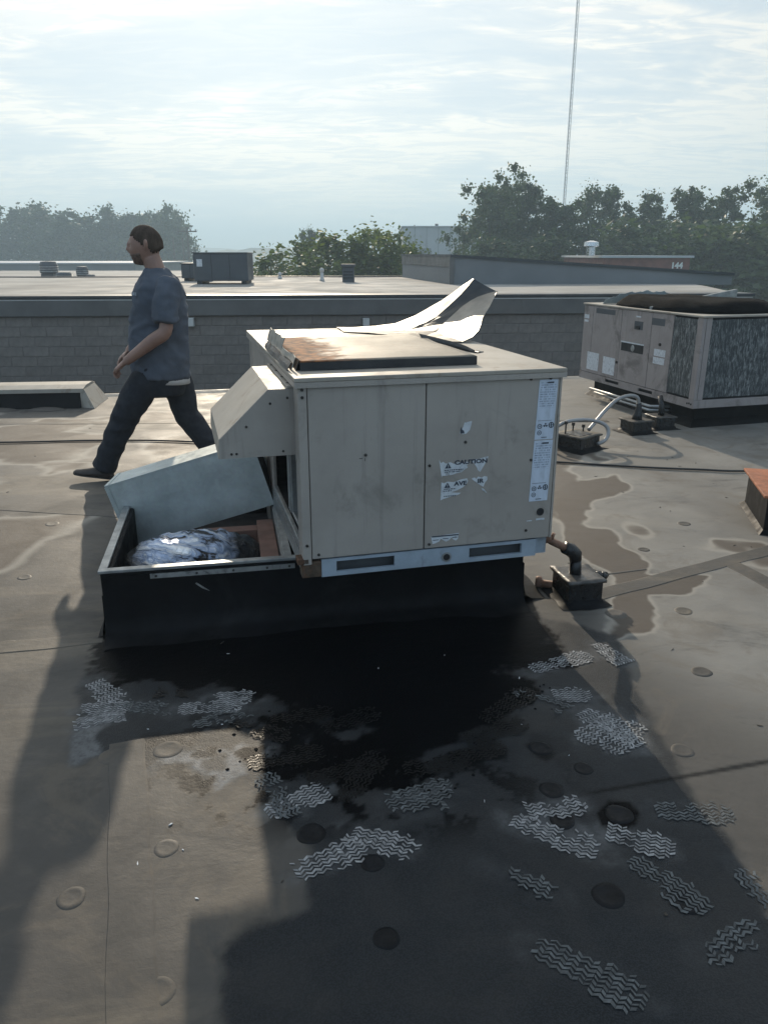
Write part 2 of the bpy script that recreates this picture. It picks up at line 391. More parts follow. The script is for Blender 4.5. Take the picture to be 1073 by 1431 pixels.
def m_label():
    """white sticker with lines of fine unreadable print in its upper half"""
    m, nt, N, L, b = nodes('white_sticker_fine_print')
    v = coord(nt, 'UV'); sp = N('ShaderNodeSeparateXYZ'); L(v, sp.inputs[0])
    rows = math_(nt, 'FRACT', math_(nt, 'MULTIPLY', sp.outputs['Y'], 26.0))
    rowid = math_(nt, 'FLOOR', math_(nt, 'MULTIPLY', sp.outputs['Y'], 26.0))
    cb = N('ShaderNodeCombineXYZ'); L(math_(nt, 'MULTIPLY', sp.outputs['X'], 22.0), cb.inputs[0]); L(math_(nt, 'MULTIPLY', rowid, 7.3), cb.inputs[1])
    w = nz(nt, cb.outputs[0], 1.0, 2, .5)
    ink = math_(nt, 'MULTIPLY', mr(nt, rows, .38, .45), mr(nt, w, .45, .5))
    top = mr(nt, sp.outputs['Y'], .52, .56)
    top2 = math_(nt, 'MULTIPLY', top, mr(nt, sp.outputs['Y'], .95, .97, 1, 0))
    marg = math_(nt, 'MULTIPLY', mr(nt, sp.outputs['X'], .06, .09), mr(nt, sp.outputs['X'], .90, .94, 1, 0))
    k = math_(nt, 'MULTIPLY', math_(nt, 'MULTIPLY', ink, top2), math_(nt, 'MULTIPLY', marg, .6))
    dirtn = mr(nt, nz(nt, v, 3.5, 5), .35, .75)
    base = mixc(nt, dirtn, (.60, .67, .78), (.48, .54, .62))
    L(mixc(nt, k, base, (.12, .17, .26)), b.inputs['Base Color']); b.inputs['Roughness'].default_value = .45
    return m
M['label'] = m_label()
M['sticker'] = mat('torn_white_sticker', (.60, .63, .66), .55, var=.10, scale=30, bstr=.2, bscale=80, dirt=(.30, .31, .33), dirt_amt=.3, dscale=40)

# aged rubber roofing; wet / dew / stain come from the sheet's own attributes (stains by their own shape, dew with the unit's shade painted in)
def m_roof():
    m, nt, N, L, b = nodes('aged_rubber_membrane')
    v = coord(nt, 'World')
    def att(n):
        a = N('ShaderNodeAttribute'); a.attribute_name = n; return a.outputs['Fac']
    wet, dew_shade, stain, pale, dust = att('wet'), att('dew_shade'), att('stain'), att('pale'), att('dust')
    big = nz(nt, v, .55, 5, .6, .6); mid = nz(nt, v, 2.6, 6, .65, .4); fin = nz(nt, v, 38, 4, .65); grit = nz(nt, v, 240, 2, .6)
    c = mixc(nt, mr(nt, big, .3, .7), (.060, .056, .052), (.093, .084, .073))
    c = mixc(nt, mr(nt, mid, .42, .72, 0, .7), c, (.056, .053, .048))
    c = mixc(nt, mr(nt, nz(nt, v, 1.1, 5, .6, 1.0, (.45, 1.6, 1)), .52, .68, 0, .75), c, (.165, .138, .104))
    c = mixc(nt, mr(nt, fin, .45, .75, 0, .28), c, (.052, .050, .046))
    c = mixc(nt, math_(nt, 'MULTIPLY', dust, mr(nt, mid, .25, .75, .55, 1.0)), c, (.262, .248, .222))
    bl_ = nz(nt, v, 1.9, 6, .7, 1.4); c = mixc(nt, mr(nt, bl_, .50, .66, 0, .5), c, (.125, .104, .080))
    dk_ = nz(nt, v, 3.1, 6, .72, .9, (.6, 1.3, 1)); c = mixc(nt, mr(nt, dk_, .54, .70, 0, .5), c, (.042, .041, .039))
    # dried puddles: darker inside, chalky rim along the outline
    rim = math_(nt, 'MULTIPLY', mr(nt, stain, .15, .48), mr(nt, stain, .48, .80, 1, 0))
    c = mixc(nt, math_(nt, 'MULTIPLY', mr(nt, stain, .50, .66), .85), c, (.060, .044, .032))
    c = mixc(nt, math_(nt, 'MULTIPLY', rim, .7), c, (.30, .275, .235))
    dn = math_(nt, 'MULTIPLY', dew_shade, mr(nt, mid, .25, .75, .82, 1.0))
    dew_shade_c = mixc(nt, mr(nt, grit, .4, .62), (.0055, .0080, .0110), (.017, .0225, .028))  # damp membrane tone, darkened further to carry the shade
    dew_shade_c = mixc(nt, mr(nt, big, .35, .65, 0, .5), dew_shade_c, (.0055, .0080, .0110))
    c = mixc(nt, dn, c, dew_shade_c)
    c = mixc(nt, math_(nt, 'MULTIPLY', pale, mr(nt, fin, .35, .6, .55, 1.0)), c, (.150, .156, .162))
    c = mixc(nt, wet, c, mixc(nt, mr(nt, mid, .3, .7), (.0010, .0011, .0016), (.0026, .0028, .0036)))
    L(c, b.inputs['Base Color'])
    r = mr(nt, mid, .3, .7, .56, .72)
    def mixf(f, a, bb):
        mm = N('ShaderNodeMix'); mm.data_type = 'FLOAT'
        for k, x in (('Factor', f), ('A', a), ('B', bb)):
            if isinstance(x, (int, float)): mm.inputs[k].default_value = x
            else: L(x, mm.inputs[k])
        return mm.outputs['Result']
    r = mixf(dn, r, .52)
    r = mixf(wet, r, .36)
    L(r, b.inputs['Roughness'])
    L(mixf(wet, mixf(dn, .30, .18), .03), b.inputs['Specular IOR Level'])
    h = math_(nt, 'ADD', math_(nt, 'MULTIPLY', fin, .5), math_(nt, 'MULTIPLY', math_(nt, 'MULTIPLY', grit, .55), math_(nt, 'ADD', dew_shade, .25)))
    h = math_(nt, 'ADD', h, math_(nt, 'MULTIPLY', mid, 1.6))
    wr_ = nz(nt, v, 1.7, 5, .6, 2.2, (1, 2.6, 1)); h = math_(nt, 'ADD', h, math_(nt, 'MULTIPLY', wr_, .7))
    bump(nt, b, h, .36, .006)
    return m
M['roof'] = m_roof()
M['dustprint'] = mat('dry_dust_print', (.25, .255, .26), .8, var=.30, scale=40, bstr=.4, bscale=200, space='World')
M['dustprint_dim'] = mat('faint_dust_print', (.085, .095, .10), .75, var=.30, scale=40, bstr=.4, bscale=200, space='World')
M['tarprint'] = mat('tar_print', (.003, .0033, .004), .34, spec=.2, var=.4, scale=30, bstr=.6, bscale=90, space='World')
M['tar_matte'] = mat('dry_black_tar', (.0045, .0046, .005), .8, spec=.12, var=.4, scale=30, bstr=.3, space='World')
M['plate_dark'] = mat('dew_shade_plate', (.0050, .0062, .0082), .5, spec=.14, var=.4, scale=20, bstr=.3, space='World')  # for plates in the dew zone, its painted shade included

for k_ in ('dustprint', 'dustprint_dim', 'tarprint'):
    nt_ = M[k_].node_tree; b_ = nt_.nodes['Principled BSDF']; src_ = b_.inputs['Base Color'].links[0].from_socket
    g_ = nt_.nodes.new('ShaderNodeNewGeometry')
    nt_.links.new(mixc(nt_, 1.0, src_, mixc(nt_, g_.outputs['Random Per Island'], (.6, .6, .6), (1.1, 1.1, 1.1)), 'MULTIPLY'), b_.inputs['Base Color'])
# ------------------------------------------------------------------ numpy value noise for the masks
rng = np.random.default_rng(3)
_T = rng.random((256, 256))
def vnoise(x, y):
    xi = np.floor(x).astype(int); yi = np.floor(y).astype(int); fx = x - xi; fy = y - yi
    fx = fx * fx * (3 - 2 * fx); fy = fy * fy * (3 - 2 * fy)
    g = lambda a, b_: _T[a % 256, b_ % 256]
    return (g(xi, yi) * (1 - fx) + g(xi + 1, yi) * fx) * (1 - fy) + (g(xi, yi + 1) * (1 - fx) + g(xi + 1, yi + 1) * fx) * fy
def fbm(x, y, oct=4):
    s = 0; a = .5; t = 0
    for k in range(oct):
        s = s + a * vnoise(x * 2 ** k + 17 * k, y * 2 ** k + 5 * k); t += a; a *= .5
    return s / t
def poly_sd(px, py, poly):
    """signed distance (negative inside)"""
    d = np.full(px.shape, 1e9); ins = np.zeros(px.shape, bool); n = len(poly)
    for i in range(n):
        ax, ay = poly[i]; bx, by = poly[(i + 1) % n]
        ex, ey = bx - ax, by - ay; wx, wy = px - ax, py - ay
        t = np.clip((wx * ex + wy * ey) / (ex * ex + ey * ey + 1e-12), 0, 1)
        d = np.minimum(d, np.hypot(wx - ex * t, wy - ey * t))
        c1 = (ay <= py) & (by > py); c2 = (ay > py) & (by <= py)
        cr = ex * wy - ey * wx
        ins ^= (c1 & (cr > 0)) | (c2 & (cr < 0))
    return np.where(ins, -d, d)
def sstep(a, b, x):
    t = np.clip((x - a) / (b - a), 0, 1); return t * t * (3 - 2 * t)

# ================================================================== THE SETTING
GROUND_Z = -5.0
def build_ground():
    xs = [-1500, -400, -120, 120, 400, 1500]; ys = [-300, -60, 60, 200, 600, 2400]
    mb = MB(); mb.sheet([[(x, y, GROUND_Z) for x in xs] for y in ys])
    tag(mb.build('ground', M['grass']), kind='structure')
build_ground()

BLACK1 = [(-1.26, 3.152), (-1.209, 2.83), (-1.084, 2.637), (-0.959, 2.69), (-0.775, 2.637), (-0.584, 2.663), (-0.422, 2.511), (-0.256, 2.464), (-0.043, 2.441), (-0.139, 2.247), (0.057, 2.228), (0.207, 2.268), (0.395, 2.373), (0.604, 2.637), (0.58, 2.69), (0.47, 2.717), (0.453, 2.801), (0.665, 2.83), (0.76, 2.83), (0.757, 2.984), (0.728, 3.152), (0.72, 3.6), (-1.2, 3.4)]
BLACK2 = [(-0.451, 2.441), (-0.285, 2.488), (-0.246, 2.352), (-0.341, 2.288)]
BLACK3 = [(-0.456, 2.228), (-0.141, 2.288), (0.057, 2.208), (0.173, 2.132), (0.053, 2.026), (-0.151, 2.026), (-0.225, 2.096), (-0.413, 2.114)]
DEW_SHADE = [(-1.049, 2.151), (-1.206, 2.663), (-1.22, 3.1), (-0.109, 3.3), (0.72, 3.3), (1.04, 3.10), (0.993, 2.511), (0.982, 2.151), (0.997, 1.896), (1.003, 1.576), (1.054, 1.259), (1.1, .6), (-.3, .6), (-0.36, 1.259), (-0.418, 1.446), (-0.339, 1.52), (-0.208, 1.576), (-0.231, 1.807), (-0.377, 2.026), (-0.46, 2.114), (-0.57, 2.078), (-0.633, 2.151), (-0.759, 2.177), (-0.841, 2.132), (-0.938, 2.208)]  # damp film and the unit's cast shade, painted as one outline
PALE = [(-1.049, 2.151), (-1.135, 2.441), (-1.049, 2.536), (-0.985, 2.464), (-1.017, 2.33), (-0.944, 2.228)]
OCT = [(0.648, 1.943), (0.704, 2.002), (0.768, 1.992), (0.786, 1.943), (0.758, 1.89), (0.698, 1.866), (0.651, 1.89)]
DRIP = [(0.496, 2.288), (0.583, 2.288), (0.583, 2.228), (0.55, 2.188), (0.522, 2.228)]
STREAK = [(0.584, 2.010), (0.841, 2.072), (1.098, 2.134), (1.294, 2.184), (1.645, 2.262), (3.2, 2.61), (3.2, 2.63), (1.645, 2.285), (1.294, 2.206), (1.098, 2.156), (0.841, 2.092), (0.584, 2.026)]
STN1 = [(1.309, 5.431), (1.787, 5.721), (1.783, 5.34), (1.407, 5.084), (1.255, 4.565), (1.376, 4.434), (1.41, 4.249), (1.436, 3.818), (1.725, 3.769), (1.542, 3.585), (1.328, 3.542), (1.308, 3.376), (1.153, 3.376), (1.206, 3.818), (1.087, 4.133), (1.159, 5.084)]
STN2 = [(1.165, 3.542), (1.291, 3.376), (1.185, 3.152), (1.02, 3.06), (1.10, 3.376)]

# (heel x, y) -> direction, part of sole, completeness, material
prints = [
    ((-.775, 2.50), (-.475, 2.545), 0, 1, .96, 'dustprint'), ((-.66, 2.575), (-.50, 2.59), .3, 1, .8, 'dustprint'),
    ((-.98, 2.535), (-.78, 2.49), .2, 1, .62, 'dustprint_dim'), ((-1.16, 2.70), (-1.02, 2.56), .25, .9, .8, 'dustprint'),
    ((-1.14, 2.50), (-.96, 2.52), .2, 1, .9, 'dustprint'), ((-1.12, 2.40), (-1.0, 2.46), .1, .8, .7, 'dustprint'),
    ((-.36, 1.93), (-.18, 2.05), 0, .9, .8, 'dustprint'), ((-.24, 1.70), (-.06, 1.80), .1, 1, .85, 'dustprint'),
    ((-.10, 1.86), (.07, 1.79), .1, 1, .8, 'dustprint'), ((.00, 1.98), (.22, 2.07), 0, 1, .75, 'dustprint_dim'),
    ((.38, 1.91), (.62, 1.78), 0, 1, .85, 'dustprint'), ((.44, 1.95), (.60, 1.98), .2, 1, .7, 'dustprint'),
    ((.37, 1.47), (.60, 1.31), 0, 1, .9, 'dustprint_dim'), ((.60, 2.79), (.90, 2.93), 0, 1, .9, 'dustprint'),
    ((.65, 2.60), (.80, 2.605), .35, 1, .95, 'dustprint'), ((.90, 2.28), (.735, 2.50), 0, 1, .95, 'dustprint'),
    ((.86, 2.47), (.72, 2.33), 0, 1, .85, 'dustprint'), ((.93, 2.42), (.80, 2.28), 0, 1, .9, 'dustprint'),
    ((.83, 1.95), (1.03, 1.94), 0, 1, .8, 'dustprint_dim'), ((.66, 1.86), (.80, 1.80), .2, 1, .8, 'dustprint'),
    ((.70, 1.76), (.80, 1.62), 0, 1, .75, 'dustprint_dim'), ((.995, 1.72), (1.02, 1.56), 0, 1, .6, 'dustprint_dim'),
    ((.77, 1.43), (.93, 1.50), 0, 1, .6, 'dustprint_dim'), ((.92, 3.02), (1.0, 2.86), 0, .8, .7, 'dustprint'),
    ((-.46, 2.17), (-.20, 2.25), 0, 1, .85, 'tarprint'), ((-.42, 2.43), (-.24, 2.47), 0, 1, .8, 'tarprint'),
    ((-.22, 2.36), (-.05, 2.47), 0, 1, .8, 'tarprint'), ((-.25, 2.08), (-.02, 2.18), 0, 1, .9, 'tarprint'),
    ((-.12, 1.98), (-.02, 2.24), 0, 1, .8, 'tarprint'), ((.36, 2.42), (.62, 2.68), 0, 1, .95, 'tarprint'),
    ((.25, 2.20), (.40, 2.28), .2, 1, .85, 'tarprint'), ((.06, 2.14), (.27, 2.19), 0, 1, .8, 'tarprint'), ((.28, 2.30), (.52, 2.42), 0, 1, .85, 'tarprint'),
    ((-.90, 2.62), (-.80, 2.60), .3, 1, .5, 'tarprint'),
    ((-.55, 2.40), (-.36, 2.33), 0, 1, .55, 'tarprint'), ((-.40, 2.12), (-.30, 1.96), 0, 1, .6, 'dustprint_dim'), ((-.02, 1.90), (.16, 1.98), 0, 1, .5, 'dustprint_dim'),
    ((.50, 2.62), (.70, 2.50), 0, 1, .5, 'dustprint_dim'), ((.30, 1.72), (.46, 1.62), 0, 1, .45, 'dustprint_dim'), ((-.70, 2.40), (-.56, 2.46), 0, 1, .5, 'dustprint_dim'),
]
PALES = [[(.72, 2.50), (.80, 2.52), (.93, 2.42), (.96, 2.30), (.88, 2.24), (.76, 2.32)], [(-.38, 2.02), (-.24, 2.06), (-.18, 1.99), (-.26, 1.93), (-.36, 1.94)], [(.40, 1.92), (.52, 1.94), (.66, 1.86), (.62, 1.76), (.48, 1.80)], [(.60, 2.86), (.86, 2.96), (.90, 2.90), (.66, 2.80)], [(-.46, 2.28), (-.38, 2.26), (-.36, 2.20), (-.45, 2.17)], [(.0, 2.02), (.10, 2.06), (.20, 2.05), (.08, 1.98)]]
CRUST_GLITTER = [(-.83, 2.15), (-.74, 2.25), (-.48, 2.27), (-.44, 2.12), (-.53, 2.07), (-.60, 2.13), (-.68, 2.17), (-.76, 2.16)]  # dried mud crust; sun glitter on it painted as pale speckle
def build_roof():
    def ax(lo, d0, d1, hi, fine, coarse):
        a = list(np.arange(lo, d0, coarse)) + list(np.arange(d0, d1, fine)) + list(np.arange(d1, hi + 1e-6, coarse))
        return np.array(a)
    xs = ax(-13, -1.6, 2.3, 9, .012, .13); ys = ax(-5, 1.15, 4.3, 9.62, .012, .06)
    X, Y = np.meshgrid(xs, ys)
    wob = (fbm(X * 9, Y * 9, 4) - .5) * .10 + (fbm(X * 40, Y * 40, 3) - .5) * .03
    soft = lambda P, w=.012, k=1.0: 1 - sstep(-w, w, poly_sd(X, Y, P) + wob * k)
    zone = sstep(.70, .0, np.maximum(poly_sd(X, Y, BLACK3), 0)) * sstep(1.75, 1.95, Y)
    splat = sstep(.585, .64, fbm(X * 13 + 2, Y * 13 + 9, 4)) * zone * .95
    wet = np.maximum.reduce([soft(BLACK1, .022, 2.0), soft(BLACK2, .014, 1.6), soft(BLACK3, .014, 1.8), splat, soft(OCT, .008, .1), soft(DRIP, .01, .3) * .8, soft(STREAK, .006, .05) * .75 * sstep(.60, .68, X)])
    dew_shade = soft(DEW_SHADE, .02, .7)
    pale = soft(PALE, .012, .4) * (.7 + .5 * (fbm(X * 20, Y * 20) - .5))
    st = np.minimum(poly_sd(X, Y, STN1), poly_sd(X, Y, STN2)) + (fbm(X * 5, Y * 5, 4) - .5) * .16
    stain = 1 - sstep(-.05, .07, st)
    # more dried puddles elsewhere on the roof
    n = fbm(X * .9 + 3.1, Y * .9 + 8.2, 5)
    far = sstep(.60, .68, n) * np.clip(sstep(3.4, 4.2, Y) + sstep(1.2, 1.5, X) + sstep(-1.5, -1.9, X), 0, 1) * .75
    stain = np.maximum(stain, far)
    Z = (fbm(X * .7, Y * .7, 2) - .5) * .012 + (fbm(X * 6, Y * 6, 2) - .5) * .0022
    for P_ in PALES: pale = np.maximum(pale, soft(P_, .02, 1.0) * .55 * (.6 + .9 * (fbm(X * 25, Y * 25) - .5)))
    for a_, b_, u0_, u1_, kp_, mm_ in prints:
        if mm_ == 'tarprint': continue
        ex, ey = b_[0] - a_[0], b_[1] - a_[1]; tt = np.clip(((X - a_[0]) * ex + (Y - a_[1]) * ey) / (ex * ex + ey * ey), 0, 1)
        dd = np.hypot(X - a_[0] - tt * ex, Y - a_[1] - tt * ey) + wob * .6
        pale = np.maximum(pale, (1 - sstep(.02, .075, dd)) * (.42 if mm_ == 'dustprint' else .16) * np.clip(.25 + 1.5 * (fbm(X * 30, Y * 30, 3) - .35), 0, 1))
    pale = np.maximum(pale, soft(CRUST_GLITTER, .015, 1.3) * np.clip(sstep(.42, .60, fbm(X * 16, Y * 16, 3)) * 1.1 + .15, 0, 1))
    dust = np.clip(sstep(.9, 1.7, X + (Y - 2.5) * .25) * sstep(1.6, 3.0, Y) + sstep(4.6, 6.2, Y) * .25, 0, 1) * (.35 + .9 * fbm(X * 1.3 + 5, Y * 1.3, 4)) 
    # membrane swells where it runs up onto the curb and around it
    ny, nx = X.shape
    edge = 10.08 + .235 * np.clip(X, -7, 4.5)
    Yw = np.where(Y > 6.0, 6.0 + (Y - 6.0) * (edge - 6.0) / (9.62 - 6.0), Y)
    verts = np.stack([X, Yw, Z], -1).reshape(-1, 3)
    idx = np.arange(nx * ny).reshape(ny, nx)
    faces = np.stack([idx[:-1, :-1], idx[:-1, 1:], idx[1:, 1:], idx[1:, :-1]], -1).reshape(-1, 4)
    vl = verts.tolist(); fl = faces.tolist()
    # outer walls of the building below the roof
    b = len(vl); q = [vl[0], vl[nx - 1], vl[nx * ny - 1], vl[nx * (ny - 1)]]
    vl += [(p[0], p[1], -.012) for p in q] + [(p[0], p[1], GROUND_Z) for p in q]
    fl += [(b, b + 4, b + 5, b + 1), (b + 1, b + 5, b + 6, b + 2), (b + 2, b + 6, b + 7, b + 3), (b + 3, b + 7, b + 4, b)]
    me = bpy.data.meshes.new('roof'); me.from_pydata(vl, [], fl); me.update()
    for nm, a in (('wet', wet), ('dew_shade', dew_shade), ('stain', stain), ('pale', pale), ('dust', np.clip(dust, 0, .85))):
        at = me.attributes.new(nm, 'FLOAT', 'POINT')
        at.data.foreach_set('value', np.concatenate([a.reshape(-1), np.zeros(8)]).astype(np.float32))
    me.shade_smooth()
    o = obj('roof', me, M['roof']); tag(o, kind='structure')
    return o
ROOF = build_roof()

def build_edge():
    m = MB(); P = [(-12.9, 10.08 - 1.645), (-7, 10.08 - 1.645), (4.5, 10.08 + 1.0575), (8.9, 10.08 + 1.0575)]
    prof = [(-.10, -.004), (-.06, .010), (-.02, .022), (.012, .022), (.014, -.12), (.006, -.12), (.004, .012), (-.10, -.008)]
    rings = [[(x, y + a, b_) for a, b_ in prof] for x, y in P]
    m.loft(rings); m.build('edge_trim', M['beige_top'], ROOF)
build_edge()
def roof_z(x, y):
    X = np.array([x]); Y = np.array([y])
    return float(((fbm(X * .7, Y * .7, 2) - .5) * .012 + (fbm(X * 6, Y * 6, 2) - .5) * .0022)[0])

# --- fastener plates telegraphing through the membrane
def plate_mesh(seed):
    rr = random.Random(seed); mb = MB()
    prof = [(.050, -.004), (.046, .0002), (.041, .0018), (.035, .0030), (.029, .0021), (.016, .0010), (.004, .0013)]
    rings = []
    for r, h in prof:
        rings.append([(r * (1 + .05 * math.sin(3 * t + seed)) * math.cos(t), r * math.sin(t), h) for t in [2 * math.pi * k / 20 for k in range(20)]])
    mb.loft(rings); return mb.mesh('fastener_plate')
PL = [plate_mesh(s) for s in range(3)]
for p in PL: p.shade_smooth(); p.materials.append(M['roof'])
PLD = PL[0].copy(); PLD.materials.clear(); PLD.materials.append(M['plate_dark'])
plates = [(-.625, 1.793, 0), (-.829, 1.612, 0), (-.522, 1.34, 0), (-.922, 2.22, 0), (-.744, 2.256, 0), (-.033, 1.738, 1), (.006, 1.487, 1), (-.214, 1.851, 1), (.663, 2.158, 1), (.534, 2.05, 1), (.54, 2.268, 1), (.718, 1.937, 1), (.538, 1.912, 1), (.599, 1.624, 1), (.802, 1.604, 1), (1.028, 2.256, 0), (1.301, 2.784, 0), (1.438, 3.353, 0), (1.101, 3.32, 0), (-1.653, 3.016, 0), (1.50, 4.15, 0), (1.95, 3.0, 0), (1.9, 4.6, 0), (2.3, 3.7, 0), (.10, 1.20, 1), (-1.9, 3.75, 0), (-2.4, 3.3, 0), (-2.1, 4.6, 0), (-3.0, 5.2, 0), (-3.9, 8.25, 0), (-3.3, 8.3, 0), (-1.3, 1.2, 0), (1.45, 2.2, 0), (1.35, 1.5, 0)]
for i, (x, y, k) in enumerate(plates):
    o = bpy.data.objects.new('fastener_plate', PLD if k else PL[i % 3]); COL.objects.link(o); o.parent = ROOF
    o.location = (x, y, roof_z(x, y)); o.rotation_euler = (0, 0, random.uniform(0, 6)); s_ = random.uniform(.72, 1.10); o.scale = (s_ * random.uniform(.92, 1.08), s_, random.uniform(.6, 1.2))

# --- lap seams of the membrane (raised overlap strips)
def seam(pts, w, h=.0025):
    mb = MB(); L_, R_ = [], []
    pp = [Vector((x, y, 0)) for x, y in pts]; res = []
    for a, b in zip(pp[:-1], pp[1:]):
        n = max(2, int((b - a).length / .06))
        for i in range(n): res.append(a.lerp(b, i / n))
    res.append(pp[-1]); rows = [[], [], [], []]
    for i, q in enumerate(res):
        d = (res[min(i + 1, len(res) - 1)] - res[max(i - 1, 0)]).normalized(); nrm = Vector((-d.y, d.x, 0))
        z = roof_z(q.x, q.y); e = .003 * math.sin(i * .9) + random.uniform(-.001, .001)
        rows[0].append((*(q - nrm * (w * .5 + .004 + e)).xy, z - .002)); rows[1].append((*(q - nrm * (w * .5 + e)).xy, z + h))
        rows[2].append((*(q + nrm * (w * .5 - e)).xy, z + h)); rows[3].append((*(q + nrm * (w * .5 + .012 - e)).xy, z - .002))
    mb.sheet(rows); return mb.build('lap_seam', M['roof'], ROOF, smooth=False)
seam([(-4.5, 2.45), (-1.67, 2.984), (-1.252, 3.083)], .10)
seam([(.90, 3.44), (2.21, 4.133), (4.6, 5.35)], .10)
seam([(-.90, 2.30), (-.558, 1.259), (-.30, .4)], .11)
seam([(-6.0, 5.6), (-2.4, 4.9), (-1.55, 4.75)], .10)
seam([(2.9, .4), (2.2, 3.0), (1.9, 4.0)], .10)
seam([(-8, 7.6), (0, 7.75), (2.3, 7.8)], .10)
seam([(1.02, 3.95), (1.20, 3.80), (1.42, 3.86)], .012)

# --- boot prints: rows of zigzag lugs inside a sole outline
def sole_w(u):      # half width along the sole, u 0 (heel) .. 1 (toe)
    return .040 * math.sqrt(max(0, 1 - ((u - .13) / .14) ** 2)) if u < .10 else (.036 + .004 * math.sin(u * 5) + .016 * sstep(.38, .68, np.array(u)) if u < .78 else .054 * math.sqrt(max(0, 1 - ((u - .76) / .25) ** 2)))
def print_mesh(seed, keep=.85, u0=0.0, u1=1.0, length=.30):
    rr = random.Random(seed); mb = MB(); per = .0138; v = -.060
    while v < .060:
        k = 0; x = .004
        while x < length - .004:
            a, b = x, x + per
            um = (a + b) / 2 / length; w = float(sole_w(um)); edge = min((w - abs(v)) / .02, (um - u0) / .10, (u1 - um) / .10)
            fade = mnoise.noise((x * 15 + seed * 3.1, v * 20, seed * .7)) * .5 + .5
            f2 = fade + .16 * mnoise.noise((x * 70, v * 70, seed)) + .22 * min(edge, 1) - .22 - (.12 if .29 < um < .36 else 0)
            if edge > 0 and f2 > .98 - keep and rr.random() > .05:
                za, zb = (-.0042, .0042) if k % 2 == 0 else (.0042, -.0042); t = .0045 * rr.uniform(.6, 1.15) * min(1.0, .5 + fade)
                j = [rr.uniform(-.0012, .0012) for _ in range(4)]; g = rr.uniform(-.0004, .0012)
                p = [(a + g, v + za - t + j[0]), (b - g, v + zb - t + j[1]), (b - g, v + zb + t + j[2]), (a + g, v + za + t + j[3])]
                mb.add([(q[0], q[1], 0) for q in p] + [(q[0], q[1], .0002) for q in p], [(0, 3, 2, 1), (4, 5, 6, 7), (0, 1, 5, 4), (1, 2, 6, 5), (2, 3, 7, 6), (3, 0, 4, 7)])
            x += per; k += 1
        v += .0138
    return mb
for i, (a, b, u0, u1, keep, mm) in enumerate(prints):
    a = Vector((*a, 0)); b = Vector((*b, 0)); d = (b - a).normalized()
    Ln = max(.24, min(.31, (b - a).length / max(u1 - u0, .3)))
    o = print_mesh(i, keep, u0, u1, Ln).build('boot_print', M[mm], ROOF)
    st = a - d * (u0 * Ln)
    o.location = (st.x, st.y, roof_z((a.x + b.x) / 2, (a.y + b.y) / 2) + .0012 + i * .00011); o.rotation_euler = (0, 0, math.atan2(d.y, d.x))

def tar_crumbs():
    mb = MB(); r_ = random.Random(21)
    for _ in range(210):
        cx, cy, sx_, sy_ = r_.choice(((-.36, 2.20, .07, .04), (-.36, 2.20, .07, .04), (-.36, 2.40, .06, .04), (-.18, 2.12, .09, .05), (.56, 2.62, .05, .05), (.12, 2.12, .08, .04)))
        x, y = r_.gauss(cx, sx_), r_.gauss(cy, sy_); k = r_.uniform(.002, .0065); z = roof_z(x, y)
        ring = [[(x + k * q * math.cos(a) * r_.uniform(.7, 1.3), y + k * q * math.sin(a) * r_.uniform(.7, 1.3), z + h * k) for a in (0, 1.05, 2.1, 3.14, 4.2, 5.25)] for q, h in ((1.1, -.1), (1.0, .35), (.35, .65))]
        mb.loft(ring)
    tag(mb.build('tar_crumbs', M['tar_matte'], ROOF), kind='stuff')
tar_crumbs()
# small flakes and twigs lying about
def flakes(name, spots, m, size):
    mb = MB(); rr = random.Random(5)
    for x, y in spots:
        a = rr.uniform(0, 6.28); L0 = size * rr.uniform(.5, 1.6); W0 = size * rr.uniform(.15, .5); z = roof_z(x, y)
        dx, dy = math.cos(a), math.sin(a); pts = [(L0, 0), (0, W0), (-L0 * .8, W0 * .3), (-L0 * .3, -W0)]
        mb.prism(pts, lambda u, v, w: (x + dx * u - dy * v, y + dy * u + dx * v, z + w), .0008, .002 + rr.uniform(0, .0015))
    return mb.build(name, m, ROOF)
rr = random.Random(11)
sp_d = [(rr.uniform(-3.5, 2.6), rr.uniform(1.3, 7.5)) for _ in range(45)] + [(1.86, 4.93), (1.90, 4.85), (2.05, 6.3), (2.35, 6.2), (2.55, 6.1), (2.2, 6.5), (1.75, 4.2), (2.45, 5.5), (2.4, 5.15)]
tag(flakes('leaf_litter', sp_d, M['debris'], .010), kind='stuff')
sp_w = [(rr.uniform(-1.0, .7), rr.uniform(1.5, 3.0)) for _ in range(14)]
tag(flakes('paint_flakes', sp_w, M['sticker'], .006), kind='stuff')

